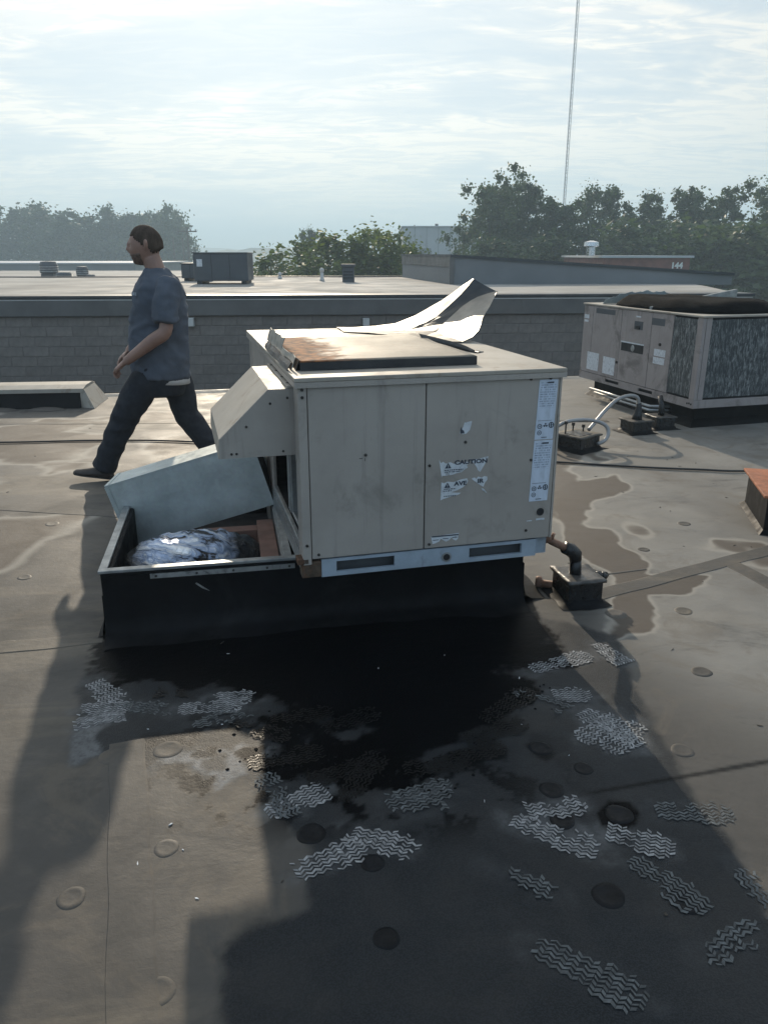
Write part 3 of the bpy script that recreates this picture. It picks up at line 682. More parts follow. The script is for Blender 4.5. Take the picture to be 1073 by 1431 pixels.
# ================================================================== BRICK WALL AND UPPER ROOF
KF = 13.4 / 9.6      # the wall stands across a gap, well beyond the roof's own edge
WALL_Y = 13.4; CAP_Z = .985; BRICK_TOP = .657; WALL_YAW = R(4.5); WALL_X1 = 6.4
def build_wall():
    root = empty('brick_wall', (0, WALL_Y, 0), WALL_YAW)
    tag(root, 'long grey brown block wall with metal coping across the gap behind the walking man', 'wall')
    MB().box(-20, WALL_X1, .0065, .30, GROUND_Z, BRICK_TOP + .02).build('mortar_bed', M['mortar'], root)
    bl, bh, gap = .404, .150, .0115
    mes = []
    for k in range(4):
        r_ = random.Random(k); mb = MB(); e = lambda: r_.uniform(-.002, .002)
        x0, x1, z0, z1, y0 = 0, bl, 0, bh, 0
        f = [(x0 + .004 + e(), y0 + e(), z0 + .004 + e()), (x1 - .004 + e(), y0 + e(), z0 + .004 + e()), (x1 - .004 + e(), y0 + e(), z1 - .004 + e()), (x0 + .004 + e(), y0 + e(), z1 - .004 + e())]
        o_ = [(x0, .006, z0), (x1, .006, z0), (x1, .006, z1), (x0, .006, z1)]; bk = [(q[0], .03, q[2]) for q in o_]
        mb.add(f + o_ + bk, [(0, 1, 2, 3)] + [(i, i + 4, (i + 1) % 4 + 4, (i + 1) % 4) for i in range(4)] + [(4 + i, 8 + i, 8 + (i + 1) % 4, 4 + (i + 1) % 4) for i in range(4)])
        me = mb.mesh('brick'); me.materials.append(M['brick']); mes.append(me)
    stuff = MB(); r_ = random.Random(9); n = 0
    for c in range(30):
        x = -19.9 + (c % 2) * (bl + gap) * .5; z = BRICK_TOP - (c + 1) * (bh + gap)
        if z < GROUND_Z: break
        while x < WALL_X1 - bl:
            if -6.9 < x < 4.6 and c < 9:
                o = bpy.data.objects.new('brick', mes[r_.randrange(4)]); COL.objects.link(o); o.parent = root
                o.location = (x, r_.uniform(-.003, .002), z); n += 1
            else:
                stuff.box(x, x + bl, r_.uniform(-.003, .002), .03, z, z + bh)
            x += bl + gap
    tag(stuff.build('outer_bricks', M['brick'], root), kind='stuff')
    # coping: face board with drip edge, dark top edge
    MB().box(-20, WALL_X1, -.06, .35, BRICK_TOP + .005, CAP_Z - .045).build('coping', M['coping'], root, bevel=.006)
    MB().box(-20, WALL_X1 + .03, -.085, .40, CAP_Z - .044, CAP_Z).build('coping_edge', M['coping_top'], root, bevel=.005)
    MB().box(-20, WALL_X1, -.066, -.0605, CAP_Z - .075, CAP_Z - .060).build('drip_edge', M['white_box'], root)
    x = -19
    while x < WALL_X1 - .1:
        MB().box(x, x + .06, -.065, -.0605, BRICK_TOP + .006, CAP_Z - .080).build('joint_cover', M['coping'], root); x += 3.05
    return root
build_wall()
def wall_box(x, z, w, h, lab):
    r_ = empty('wall_box', (x, WALL_Y + .08 * x - .06, z), WALL_YAW); tag(r_, lab, 'junction box')
    MB().box(-w / 2, w / 2, -.05, .055, -h / 2, h / 2).build('case', M['white_box'], r_, bevel=.006)
    MB().box(-w / 2 + .006, w / 2 - .006, -.056, -.0505, -h / 2 + .006, h / 2 - .006).build('cover', M['white_box'], r_, bevel=.003)
wall_box(-3.20, .56, .11, .14, 'small white box on the brick wall just behind the man')
wall_box(-.30, .54, .11, .13, 'small white box on the brick wall above the bent sheet metal')

def build_upper_roof():
    z = UZ; mb = MB(); rows = []
    ny, nx = 14, 24
    for j in range(ny):
        v = j / (ny - 1); rows.append([])
        for i in range(nx):
            a = i / (nx - 1); x = -20 + (WALL_X1 + 2.3 * v + 20) * a; y = WALL_Y + .28 + .0787 * x + v * (25.0 - WALL_Y - .28 - .02 * x)
            rows[-1].append((x, y, z + .014 * mnoise.noise((x * .5, y * .5, 0)) - .004))
    mb.sheet(rows)
    A, B, C, D = rows[0][0], rows[0][-1], rows[-1][-1], rows[-1][0]
    mb.hexa([(q[0], q[1] + d, GROUND_Z) for q, d in ((A, .03), (B, .03), (C, 0), (D, 0))] + [(q[0], q[1] + d, z - .06) for q, d in ((A, .03), (B, .03), (C, 0), (D, 0))])
    o = mb.build('upper_roof', M['far_roof']); tag(o, kind='structure')
    m = MB(); m.hexa([(D[0], D[1] - .12, z - .1), (C[0], C[1] - .12, z - .1), (C[0], C[1] + .05, z - .1), (D[0], D[1] + .05, z - .1), (D[0], D[1] - .12, z + .03), (C[0], C[1] - .12, z + .03), (C[0], C[1] + .05, z + .03), (D[0], D[1] + .05, z + .03)]); m.build('edge_strip', M['coping_top'], o)
    return o
UZ = .964
UP = build_upper_roof()

# ================================================================== MAIN ROOFTOP UNIT ON ITS CURB
UX, UY, YAW = -.334, 3.0, R(14.7)
UW, UD, ZB, ZT = 1.127, 2.02, .402, 1.167
def text_mesh(txt, h, fn, depth=.0006):
    cu = bpy.data.curves.new('t', 'FONT'); cu.body = txt; cu.size = h / .73; cu.offset = h * .055; cu.resolution_u = 3
    o = bpy.data.objects.new('t', cu); COL.objects.link(o); bpy.context.view_layer.update()
    me = bpy.data.meshes.new_from_object(o.evaluated_get(bpy.context.evaluated_depsgraph_get()))
    vs = [tuple(fn(v.co.x, v.co.y)) for v in me.vertices]; fs = [tuple(p.vertices) for p in me.polygons]
    w = max([v.co.x for v in me.vertices] or [0])
    bpy.data.objects.remove(o); bpy.data.curves.remove(cu); bpy.data.meshes.remove(me)
    mb = MB(); mb.add(vs, fs); return mb, w
def disc(mb, c, r, depth, n=10):      # screw head on a -Y face
    mb.lathe([(r, 0), (r * .9, -depth), (r * .3, -depth * 1.15)], c, n, 'y')

def build_unit():
    u = empty('rooftop_unit', (UX, UY, 0), YAW)
    tag(u, 'beige packaged rooftop unit with torn stickers standing askew on the black curb in the foreground', 'rooftop unit')
    PF = -.010                                   # outer face of the front panels
    fr = lambda s0, s1, z0, z1, nm, m='beige': MB().box(s0, s1, PF, .012, z0, z1).build(nm, M[m], u, bevel=.0035)
    fr(.033, .519, ZB + .004, 1.142, 'front_panel')
    rp = fr(.5235, 1.113, ZB + .004, 1.142, 'front_panel')
    # corner posts
    MB().box(-.006, .030, -.012, .10, ZB - .02, 1.145).build('corner_post', M['beige'], u, bevel=.004)
    MB().box(1.1155, UW, -.009, .06, ZB, 1.145).build('corner_post', M['beige'], u, bevel=.003)
    MB().box(-.004, .04, UD - .05, UD, ZB, 1.145).build('corner_post', M['beige'], u, bevel=.003)
    # right, back and left walls
    MB().box(1.105, 1.122, .061, UD - .012, ZB, 1.144).build('side_panel', M['beige'], u)
    MB().box(.042, 1.104, UD - .02, UD - .002, ZB, 1.144).build('back_panel', M['beige'], u)
    MB().box(0, .018, 1.02, UD - .051, ZB, 1.144).build('side_panel', M['beige'], u, bevel=.003)
    MB().box(0, .018, .101, 1.019, .835, 1.144).build('side_panel', M['beige'], u, bevel=.003)
    MB().box(0, .020, .101, 1.019, ZB, .437).build('opening_sill', M['galv_in'], u, bevel=.003)
    MB().box(.001, .019, .101, .128, .438, .834).build('opening_jamb', M['beige'], u)
    # opening with filter track, divider and dark inside
    MB().box(.26, .28, .02, 1.3, ZB, 1.14).build('filter_bank', M['dark_gap'], u)
    MB().box(.02, 1.10, .013, 1.99, ZB - .004, ZB + .006).build('floor_pan', M['dark_gap'], u)
    MB().box(.02, .09, .52, .60, .44, .834).build('divider_post', M['galv_in'], u, bevel=.003)
    MB().box(.10, .14, .30, .33, .44, .834).build('filter_track', M['black_metal'], u)
    fmb = MB()
    for (t0, t1, z0, z1) in ((.14, .165, .445, .80), (.14, .50, .445, .462), (.475, .50, .445, .80)): fmb.box(.022, .05, t0, t1, z0, z1)
    fmb.build('filter_frame', M['galv_in'], u, bevel=.003)
    # sheet hanging at the top of the opening
    MB().hexa([(-.002, .13, .80), (.012, .13, .80), (.06, .52, .80), (.05, .52, .80), (-.002, .13, .834), (.012, .13, .834), (.06, .52, .834), (.05, .52, .834)]).build('opening_flap', M['galv'], u)
    # top cover with a turned-down flange
    top = MB().box(-.018, UW + .012, -.022, UD + .02, 1.150, ZT).build('top_cover', M['beige_top'], u, bevel=.003)
    fl = MB(); fl.box(-.018, UW + .012, -.0225, -.0165, 1.128, 1.1495); fl.box(-.0185, -.013, -.016, UD + .014, 1.128, 1.1495); fl.box(UW + .006, UW + .0125, -.016, UD + .014, 1.128, 1.1495)
    fl.build('flange', M['beige'], top)
    # base rails
    ra = MB(); s0, s1, z0, z1 = .072, 1.056, .3195, .3995
    ra.box(s0, s1, -.004, .012, z0, .3375); ra.box(s0, s1, -.004, .012, .3855, z1)
    for a, b in ((s0, .136), (.392, .735), (.986, s1)): ra.box(a, b, -.0038, .0118, .3376, .3854)
    rail = ra.build('base_rail', M['rail'], u)
    MB().box(s0, s1, .045, .055, z0, z1).build('slot_back', M['far_dark'], rail)
    hl = MB(); hl.lathe([(.022, 0), (.022, -.004), (.015, -.004)], (.628, -.004, .356), 16, 'y'); hl.build('hole_rim', M['galv_in'], rail)
    hd = MB(); hd.lathe([(.0148, 0), (.0148, -.0022)], (.628, -.0075, .356), 14, 'y'); hd.build('lifting_hole', M['dark_gap'], rail)
    MB().box(1.03, UW - .01, .02, UD - .02, z0, z1).build('base_rail', M['rail'], u)
    MB().box(-.002, .03, .06, UD - .02, z0, z1).build('base_rail', M['galv_in'], u)
    MB().box(.05, 1.03, UD - .04, UD - .021, z0, z1).build('base_rail', M['rail'], u)
    re = MB(); re.box(-.012, .0715, -.006, .055, .322, .394); re.box(-.03, .02, -.012, .05, .385, .412); re.build('rusted_rail_end', M['rustwood'], u, bevel=.004)
    # screws on the front and post
    for (s, z) in ((.697, .871), (.540, .779), (1.002, .773), (.999, .448), (.265, .843), (.545, .425), (.98, 1.125), (1.07, 1.125), (.012, 1.12), (.012, 1.09), (.012, .47), (.060, .425)):
        m = MB(); disc(m, (s, PF - .0005 if s > .03 else -.0125, z), .0065, .004); m.build('screw', M['screw'], u)
    m = MB(); m.lathe([(.0175, .003), (.0175, -.003), (.013, -.003), (.012, .002)], (1.063, PF, .531), 18, 'y'); m.build('service_port', M['black_metal'], u)
    m = MB(); m.lathe([(.0128, .001), (.0128, -.0022)], (1.063, PF, .531), 16, 'y'); m.build('port_opening', M['dark_gap'], u)
    m = MB(); m.box(1.045, 1.085, PF - .0012, PF + .002, .492, .500); m.box(1.00, 1.025, PF - .0010, PF + .002, .490, .4945); m.build('scrape_mark', M['sticker'], u)
    m = MB(); m.box(.238, .252, PF - .0008, PF + .001, .828, .8305); m.box(.262, .2635, PF - .0008, PF + .001, .817, .829); m.build('scratch', M['screw'], u)
    # --- stickers
    f = PF - .0014
    def sticker(nm, poly, m='sticker', par=u, y=f, th=.0008):
        mb = MB(); mb.prism(poly, lambda a, b_, w: (a, w, b_), y, y + th); return mb.build(nm, M[m], par)
    def long_label(s0, s1, z0, z1):
        me = bpy.data.meshes.new('data_label'); vs = [(s0, f, z0), (s1, f, z0), (s1 + .008, f, z1), (s0 + .008, f, z1)]
        me.from_pydata(vs, [], [(0, 1, 2, 3)]); uv = me.uv_layers.new()
        for i, c in enumerate(((0, 0), (1, 0), (1, 1), (0, 1))): uv.data[i].uv = c
        o = obj('data_label', me, M['label'], u, solid=.0006)
        for k, (cs, cz, r0, r1) in enumerate(((s0 + .020, z0 + .058, .008, .011), (s0 + .020, z0 + .030, .008, .0105), (s0 + .074, z0 + .062, .009, .013))):
            mb = MB(); n = 18
            vs = []
            for r in (r0, r1): vs += [(cs + r * math.cos(2 * math.pi * i / n), f - .0012, cz + r * math.sin(2 * math.pi * i / n)) for i in range(n)]
            mb.add(vs, [(i, (i + 1) % n, n + (i + 1) % n, n + i) for i in range(n)])
            if k == 2:
                mb.box(cs - .009, cs + .009, f - .0013, f - .0011, cz - .0015, cz + .0015); mb.box(cs - .002, cs + .002, f - .0013, f - .0011, cz - .009, cz + .009)
            else: mb.box(cs - .005, cs + .005, f - .0013, f - .0011, cz - .003, cz - .001); mb.box(cs - .005, cs + .005, f - .0013, f - .0011, cz + .001, cz + .003)
            mb.build('certification_mark', M['print_dark'], o)
        mb = MB()
        for a in (90, 210, 330):
            x, z = s0 + .047 + .006 * math.cos(R(a)), z0 + .062 + .006 * math.sin(R(a)); mb.lathe([(.0042, 0), (.004, -.0004)], (x, f - .0009, z), 8, 'y')
        mb.box(s0 + .036, s0 + .058, f - .0013, f - .0011, z0 + .060, z0 + .062); mb.build('certification_mark', M['print_dark'], o)
        MB().box(s0 + .045, s1 - .012, f - .0013, f - .0011, z1 - .016, z1 - .009).build('printed_heading', M['print_dark'], o)
        MB().box(s0 + .01, s1 - .012, f - .0013, f - .0011, z0 + .082, z0 + .0835).build('printed_rule', M['print_dark'], o)
        MB().box(s0 + .03, s1 - .03, f - .0013, f - .0011, z0 + .008, z0 + .011).build('printed_rule', M['print_dark'], o)
    long_label(1.012, 1.098, .862, 1.120); long_label(1.004, 1.092, .583, .858)
    # torn bilingual warning sticker
    c1 = sticker('caution_sticker', [(.582, .803), (.590, .786), (.600, .792), (.612, .783), (.632, .788), (.648, .780), (.668, .786), (.690, .779), (.706, .786), (.716, .781), (.706, .768), (.711, .760), (.698, .752), (.684, .741), (.660, .737), (.640, .732), (.606, .730), (.598, .731), (.595, .722)])
    c2 = sticker('caution_sticker', [(.722, .795), (.735, .786), (.742, .793), (.765, .795), (.790, .801), (.803, .803), (.800, .789), (.786, .766), (.768, .736), (.757, .745), (.749, .762)])
    a1 = sticker('warning_sticker', [(.594, .702), (.606, .697), (.622, .703), (.650, .699), (.680, .708), (.709, .712), (.715, .700), (.708, .686), (.690, .672), (.664, .661), (.640, .655), (.660, .651), (.684, .649), (.672, .641), (.636, .635), (.604, .627), (.592, .622)])
    a2 = sticker('warning_sticker', [(.730, .708), (.744, .713), (.752, .706), (.760, .716), (.776, .710), (.788, .716), (.801, .713), (.803, .700), (.792, .686), (.786, .668), (.772, .676), (.752, .690)])
    sticker('warning_sticker', [(.776, .664), (.787, .660), (.800, .645), (.794, .643), (.804, .639), (.790, .648), (.782, .652)])
    def words(txt, s, z, h, par, wmax=None, y=f - .0009):
        mb, w = text_mesh(txt, h, lambda x, yy: (s + x, y, z + yy))
        if wmax and w > 0:
            k = wmax / w; mb.v = [(s + (p[0] - s) * k, p[1], p[2]) for p in mb.v]
        # thicken the strokes a little
        o = mb.build('printed_word', M['print_dark'], par, solid=.0004); return o
    words('CAUTION', .650, .7765, .0185, c1, .148); words('AVE', .652, .6835, .0185, a1, .056); words('IR', .757, .688, .0185, a2, .030)
    for (s, z, par) in ((.608, .762, c1), (.607, .676, a1)):
        mb = MB(); mb.prism([(0, 0), (.028, 0), (.014, .024)], lambda a, b_, w: (s + a, w, z + b_), f - .0010, f - .0006); t = mb.build('warning_triangle', M['print_dark'], par)
        MB().box(s + .0128, s + .0152, f - .0014, f - .0011, z + .007, z + .016).build('exclamation_mark', M['sticker'], t); MB().box(s + .0128, s + .0152, f - .0014, f - .0011, z + .0025, z + .005).build('exclamation_mark', M['sticker'], t)
    for (s0, s1, z, par) in ((.606, .690, .752, c1), (.608, .676, .744, c1), (.606, .66, .668, a1), (.603, .64, .660, a1), (.606, .66, .637, a1)):
        mb = MB(); x = s0; r_ = random.Random(int(z * 1e4))
        while x < s1: w = r_.uniform(.004, .010); mb.box(x, min(x + w, s1), f - .0010, f - .0007, z, z + .004); x += w + .003
        mb.build('small_print', M['print_dark'], par)
    b1 = sticker('torn_strip_sticker', [(.553, .459), (.600, .461), (.681, .466), (.677, .440), (.668, .431), (.655, .437), (.648, .448), (.636, .436), (.622, .430), (.606, .441), (.598, .446), (.590, .434), (.572, .427), (.560, .425)])
    MB().box(.556, .679, f - .0012, f - .0006, .456, .4615).build('dark_band', M['print_dark'], b1)
    for (s0, s1, z) in ((.562, .588, .441), (.606, .632, .444), (.650, .672, .446)): MB().box(s0, s1, f - .0010, f - .0007, z, z + .003).build('small_print', M['print_dark'], b1)
    sm = sticker('torn_sticker', [(.690, .955), (.722, .960), (.720, .944), (.714, .922), (.700, .908), (.684, .905), (.676, .911), (.670, .908), (.671, .918), (.682, .932)])
    mb = MB(); mb.prism([(.672, .910), (.690, .909), (.688, .920), (.680, .926), (.676, .938), (.672, .925)], lambda a, b_, w: (a, w, b_), f - .0010, f - .0006); mb.build('torn_print', M['print_dark'], sm)
    # --- outdoor air hood on the left side
    hood_t0, hood_t1 = .115, .80
    prof = [(-.002, 1.108), (-.105, 1.108), (-.312, .912), (-.318, .832), (-.312, .832), (-.305, .908), (-.102, 1.102), (-.002, 1.102)]
    hm = MB(); hm.prism(prof, lambda a, b_, w: (a, w, b_), hood_t0, hood_t1)
    hood = hm.build('outdoor_air_hood', M['beige_top'], u, bevel=.002)
    for t0 in (hood_t0 - .004, hood_t1 + .001):
        m = MB(); m.prism([(-.0005, 1.107), (-.105, 1.107), (-.311, .912), (-.316, .832), (-.0005, .832)], lambda a, b_, w: (a, w, b_), t0, t0 + .003); m.build('hood_side', M['beige'], hood)
    MB().box(-.030, -.003, hood_t0 - .006, hood_t1 + .01, 1.1085, 1.119).build('hood_flange', M['beige_top'], hood, bevel=.002)
    MB().box(-.010, -.001, hood_t0 - .006, hood_t1 + .01, 1.119, 1.127).build('hood_flange', M['beige'], hood)
    for (s, z) in ((-.03, 1.07), (-.10, 1.05), (-.20, .96), (-.055, .85), (-.245, .85), (-.265, .85)):
        m = MB(); disc(m, (s, hood_t0 - .0042, z), .0055, .003, 8); m.build('screw', M['screw'], hood)
    for t in (.18, .35, .55, .74):
        m = MB(); m.lathe([(.006, 0), (.0055, .003)], (-.018, t, 1.119), 8); m.build('screw', M['screw'], hood)
    return u
UNIT = build_unit()
UM = Matrix.Translation((UX, UY, 0)) @ Matrix.Rotation(YAW, 4, 'Z')

# loose lid and torn, peeled sheet lying on top of the unit
def build_lid():
    o = empty('loose_lid', tuple(UM @ Vector((.035, .17, ZT))), YAW)
    tag(o, 'flat steel lid with a rusty brown end lying on top of the beige unit', 'metal panel')
    rows = []; nx, ny = 26, 18; w, d = .77, 1.0
    for j in range(ny):
        v = j / (ny - 1); rows.append([])
        for i in range(nx):
            a = i / (nx - 1); z = .036 + .012 * mnoise.noise((a * 3, v * 3, 2)) * min(1, 8 * v)
            z += .045 * max(0, a - .82) * v
            rows[-1].append((a * w - .10 * v * 0, v * d, z))
    mb = MB(); mb.sheet(rows); mb.build('lid_sheet', M['lid'], o, smooth=True, solid=.0025)
    MB().hexa([(0, -.004, .002), (w, -.004, .002), (w, .001, .002), (0, .001, .002), (0, -.002, .034), (w, -.002, .036), (w, .003, .036), (0, .003, .034)]).build('front_flange', M['black_metal'], o)
    MB().box(w - .002, w + .002, .004, d, .001, .036).build('side_flange', M['black_metal'], o)
    MB().box(.002, w - .004, d - .004, d, .001, .033).build('back_flange', M['black_metal'], o)
    # crushed flanges folded up at the rusty end
    r_ = random.Random(4)
    for k, (dx, z0, hh, ln) in enumerate(((-.010, .002, .040, .95), (-.026, .004, .050, .92), (-.042, .002, .030, .88), (-.016, .03, .062, .55))):
        rows = []
        for i in range(22):
            v = i / 21; y = .01 + v * ln + (.40 if k == 3 else 0)
            jx = dx + .010 * mnoise.noise((v * 5, k * 3.3, 0)); jz = .007 * mnoise.noise((v * 6, k * 5.1, 4))
            rows.append([(jx - .006, y, z0), (jx + .002, y + .004, z0 + hh * .5 + jz), (jx + .012 + jz, y, z0 + hh + jz)])
        m = MB(); m.sheet(rows); m.build('crushed_flange', M['sheetmetal'] if k % 2 else M['black_metal'], o, solid=.003)
    return o
build_lid()
def catmull(pts, n):
    pts = [Vector(p) for p in pts]; out = []; m = len(pts)
    for i in range(n):
        t = i / (n - 1) * (m - 1); k = min(int(t), m - 2); f = t - k
        p0, p1, p2, p3 = pts[max(k - 1, 0)], pts[k], pts[k + 1], pts[min(k + 2, m - 1)]
        out.append(.5 * ((2 * p1) + (-p0 + p2) * f + (2 * p0 - 5 * p1 + 4 * p2 - p3) * f * f + (-p0 + 3 * p1 - 3 * p2 + p3) * f ** 3))
    return out
def build_peeled():
    o = empty('peeled_sheet', (.15, 4.2, ZT + .002))
    tag(o, 'torn sheet metal curling up like a fin behind the lid on top of the unit', 'metal sheet')
    L0 = [(-.311, 5.152, 1.172), (.016, 5.096, 1.188), (.288, 5.040, 1.301), (.439, 4.984, 1.403), (.542, 4.928, 1.482)]
    L1 = [(-.248, 4.820, 1.172), (.103, 4.820, 1.179), (.203, 4.820, 1.205), (.325, 4.820, 1.260), (.471, 4.840, 1.398), (.543, 4.860, 1.480)]
    L2 = [(.220, 4.500, 1.174), (.290, 4.600, 1.187), (.371, 4.720, 1.238), (.432, 4.760, 1.294), (.501, 4.780, 1.346), (.577, 4.780, 1.387), (.678, 4.780, 1.412)]
    L3 = [(.243, 4.200, 1.183), (.422, 4.220, 1.173), (.517, 4.300, 1.234), (.554, 4.450, 1.279), (.611, 4.600, 1.336), (.668, 4.740, 1.406)]
    n = 11; C = [catmull(l, n) for l in (L0, L1, L2, L3)]
    org = Vector(o.location)
    def strip(a, b, m, bow, jag):
        rows = []
        for j in range(m):
            t = j / (m - 1); row = []
            for i in range(n):
                p = C[a][i].lerp(C[b][i], t); w = math.sin(math.pi * t) * bow
                p = p + Vector((0, -.3 * w, w)) + Vector((0, 0, .010 * mnoise.noise((p.x * 7, p.y * 7, a))))
                if jag and j == 0: p.z += .006 * mnoise.noise((i * 1.7, 3, a))
                row.append(p - org)
            rows.append(row)
        return rows
    m = MB(); m.sheet(strip(0, 1, 3, .004, 1)); m.build('outer_fold', M['sheetmetal'], o, solid=.002)
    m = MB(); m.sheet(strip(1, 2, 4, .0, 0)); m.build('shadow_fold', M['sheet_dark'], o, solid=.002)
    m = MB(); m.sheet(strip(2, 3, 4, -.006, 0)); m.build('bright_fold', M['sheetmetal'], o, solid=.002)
    # flange of the peeled sheet folded along the front, running down to the lid
    rows = []
    for q in catmull([(.181, 4.10, 1.230), (.305, 4.00, 1.210), (.387, 3.90, 1.196), (.437, 3.80, 1.180)], 20):
        rows.append([q - org, q + Vector((.012, -.016, -.018)) - org, Vector((q.x + .012, q.y - .03, 1.171)) - org, Vector((q.x + .05, q.y + .02, 1.169)) - org])
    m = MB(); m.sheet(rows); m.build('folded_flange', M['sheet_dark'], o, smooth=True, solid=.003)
    return o
build_peeled()

# ------------------------------------------------------------------ roof curb
CX0, CY0, CYAW = -1.235, 3.085, R(11.2); CL, CD, CZ = 1.95, 1.62, .318
CM = Matrix.Translation((CX0, CY0, 0)) @ Matrix.Rotation(CYAW, 4, 'Z')
def build_curb():
    c = empty('roof_curb', (CX0, CY0, 0), CYAW)
    tag(c, 'black membrane covered roof curb under the beige unit, its left end open', 'roof curb')
    T = .05
    def wall(x0, x1, y0, y1): return MB().box(x0, x1, y0, y1, -.02, CZ - .014).build('curb_wall', M['curbskin'], c, bevel=.01)
    wall(0, CL, 0, T); wall(0, CL, CD - T, CD); wall(0, T, T + .001, CD - T - .001); wall(CL - T, CL, T + .001, CD - T - .001)
    # membrane skirt flaring onto the roof along the front and the ends
    r_ = random.Random(2)
    def skirt(pts, out, k_=1.0):
        rows = [[], [], [], [], []]
        for i, (x, y) in enumerate(pts):
            e = .018 * mnoise.noise((x * 3.1, y * 3.1, 1)); ox, oy = out
            for k, (d, z) in enumerate(((.001, .20), (.004, .09), (.016 + e * .3, .030), ((.055 + e) * k_, .009), ((.13 + 2.4 * e) * k_, .001))):
                w = .004 * mnoise.noise((x * 6, y * 6, k))
                rows[k].append((x + ox * (d + w), y + oy * (d + w), z))
        m = MB(); m.sheet(rows); return m.build('membrane_skirt', M['curbskin'], c, smooth=True)
    skirt([(-.002 + i * .0391, 0) for i in range(51)], (0, -1))
    skirt([(CL, -.002 + i * .0396) for i in range(42)], (1, 0))
    skirt([(0, -.002 + i * .0396) for i in range(42)], (-1, 0), .3)
    # metal rim on top
    rim = MB()
    rim.box(-.006, CL + .006, -.008, .030, CZ - .0135, CZ); rim.build('rim', M['galv_in'], c, bevel=.002)
    for a in ((-.006, .030, .031, CD - .031), (.80, .835, .031, CD - .031)):
        MB().box(a[0], a[1], a[2], a[3], CZ - .0132, CZ - .0004).build('rim', M['galv_in'], c, bevel=.002)
    MB().box(-.006, CL + .006, CD - .030, CD + .006, CZ - .0135, CZ).build('rim', M['galv_in'], c, bevel=.002)
    # cross member beside the unit, tan board and lumber inside the opening
    MB().box(.79, .83, .052, CD - .052, .02, CZ - .015).build('cross_member', M['galv_in'], c)
    MB().box(.700, .785, .055, .70, .03, CZ - .05).build('liner_board', M['tan'], c, bevel=.003)
    MB().box(.055, .135, .06, .13, .0, CZ - .06).build('lumber_block', M['wood'], c, bevel=.004)
    MB().box(.40, .70, .62, .70, .03, .24).build('lumber_block', M['tan'], c, bevel=.003)
    MB().box(.05, CL - .05, .05, CD - .05, .004, .016).build('curb_floor', M['dark_gap'], c)
    # termination bar with screws, partly smeared over with tar
    tb = MB().box(.21, .845, -.006, -.0005, CZ - .052, CZ - .030).build('termination_bar', M['termbar'], c)
    MB().box(.01, .205, -.0048, -.0004, CZ - .050, CZ - .032).build('termination_bar', M['curbskin'], c)
    for x in (.235, .41, .57, .72, .82):
        m = MB(); m.lathe([(.006, 0), (.005, -.003)], (x, -.006, CZ - .041), 8, 'y'); m.build('screw', M['screw'], tb)
    MB().hexa([(.43, -.0045, .20), (.46, -.0045, .185), (.46, -.0005, .185), (.43, -.0005, .20), (.40, -.0045, .225), (.405, -.0045, .230), (.405, -.0005, .230), (.40, -.0005, .225)]).build('scrape_mark', M['termbar'], c)
    return c
build_curb()

# ------------------------------------------------------------------ galvanised duct leaning in the open curb
def build_duct():
    tilt, yw = R(16.5), R(3.0)
    o = empty('duct_section', (-1.405, 4.0, .075)); o.rotation_euler = (0, -tilt, yw)
    tag(o, 'open length of galvanised rectangular duct leaning in the open curb under the hood', 'duct')
    Ln, Dp, Hh, th = .835, .26, .368, .0015
    r_ = random.Random(8)
    def panel(p00, p10, p11, p01, nm, seed):
        rows = []; p00, p10, p11, p01 = map(Vector, (p00, p10, p11, p01))
        nrm = (p10 - p00).cross(p01 - p00).normalized()
        for j in range(9):
            v = j / 8; rows.append([])
            for i in range(21):
                a = i / 20; p = p00.lerp(p10, a).lerp(p01.lerp(p11, a), v)
                w = math.sin(math.pi * a) ** .5 * math.sin(math.pi * v) ** .5 if 0 < a < 1 and 0 < v < 1 else 0
                p = p + nrm * (.004 * mnoise.noise((a * 3, v * 2, seed)) * w + .001 * w)
                rows[-1].append(p)
        m = MB(); m.sheet(rows); return m.build(nm, M['galv'], o, solid=.002)
    panel((0, 0, 0), (Ln, 0, 0), (Ln, 0, Hh), (0, 0, Hh), 'duct_side', 1)
    panel((0, Dp, 0), (Ln, Dp, 0), (Ln, Dp, Hh), (0, Dp, Hh), 'duct_side', 2)
    panel((0, .002, 0), (Ln, .002, 0), (Ln, Dp - .002, 0), (0, Dp - .002, 0), 'duct_bottom', 3)
    panel((0, .002, Hh), (Ln, .002, Hh), (Ln, Dp - .002, Hh), (0, Dp - .002, Hh), 'duct_top', 4)
    # standing seam along the near top edge, torn tab by the hood
    m = MB(); m.box(0, Ln, -.004, .001, Hh - .003, Hh + .004); m.build('seam', M['galv'], o)
    for x_ in (-.004, Ln - .02):
        m = MB(); m.box(x_, x_ + .022, -.004, -.001, .002, Hh - .006); m.box(x_, x_ + .022, .003, Dp - .003, Hh + .0012, Hh + .004); m.build('drive_cleat', M['galv'], o)
    m = MB(); m.box(.012, Ln - .01, .012, Dp - .012, .010, Hh - .010); m.build('duct_dark_fill', M['dark_gap'], o)  # closed dark block put in for the shade inside the duct
    m = MB(); m.sheet([[(.66, .02, Hh + .004), (.74, .02, Hh + .004), (.80, .03, Hh + .002)], [(.66, .03, Hh + .02), (.74, .05, Hh + .03), (.80, .06, Hh + .035)]]); m.build('torn_tab', M['beige_top'], o, solid=.002)
    return o
build_duct()

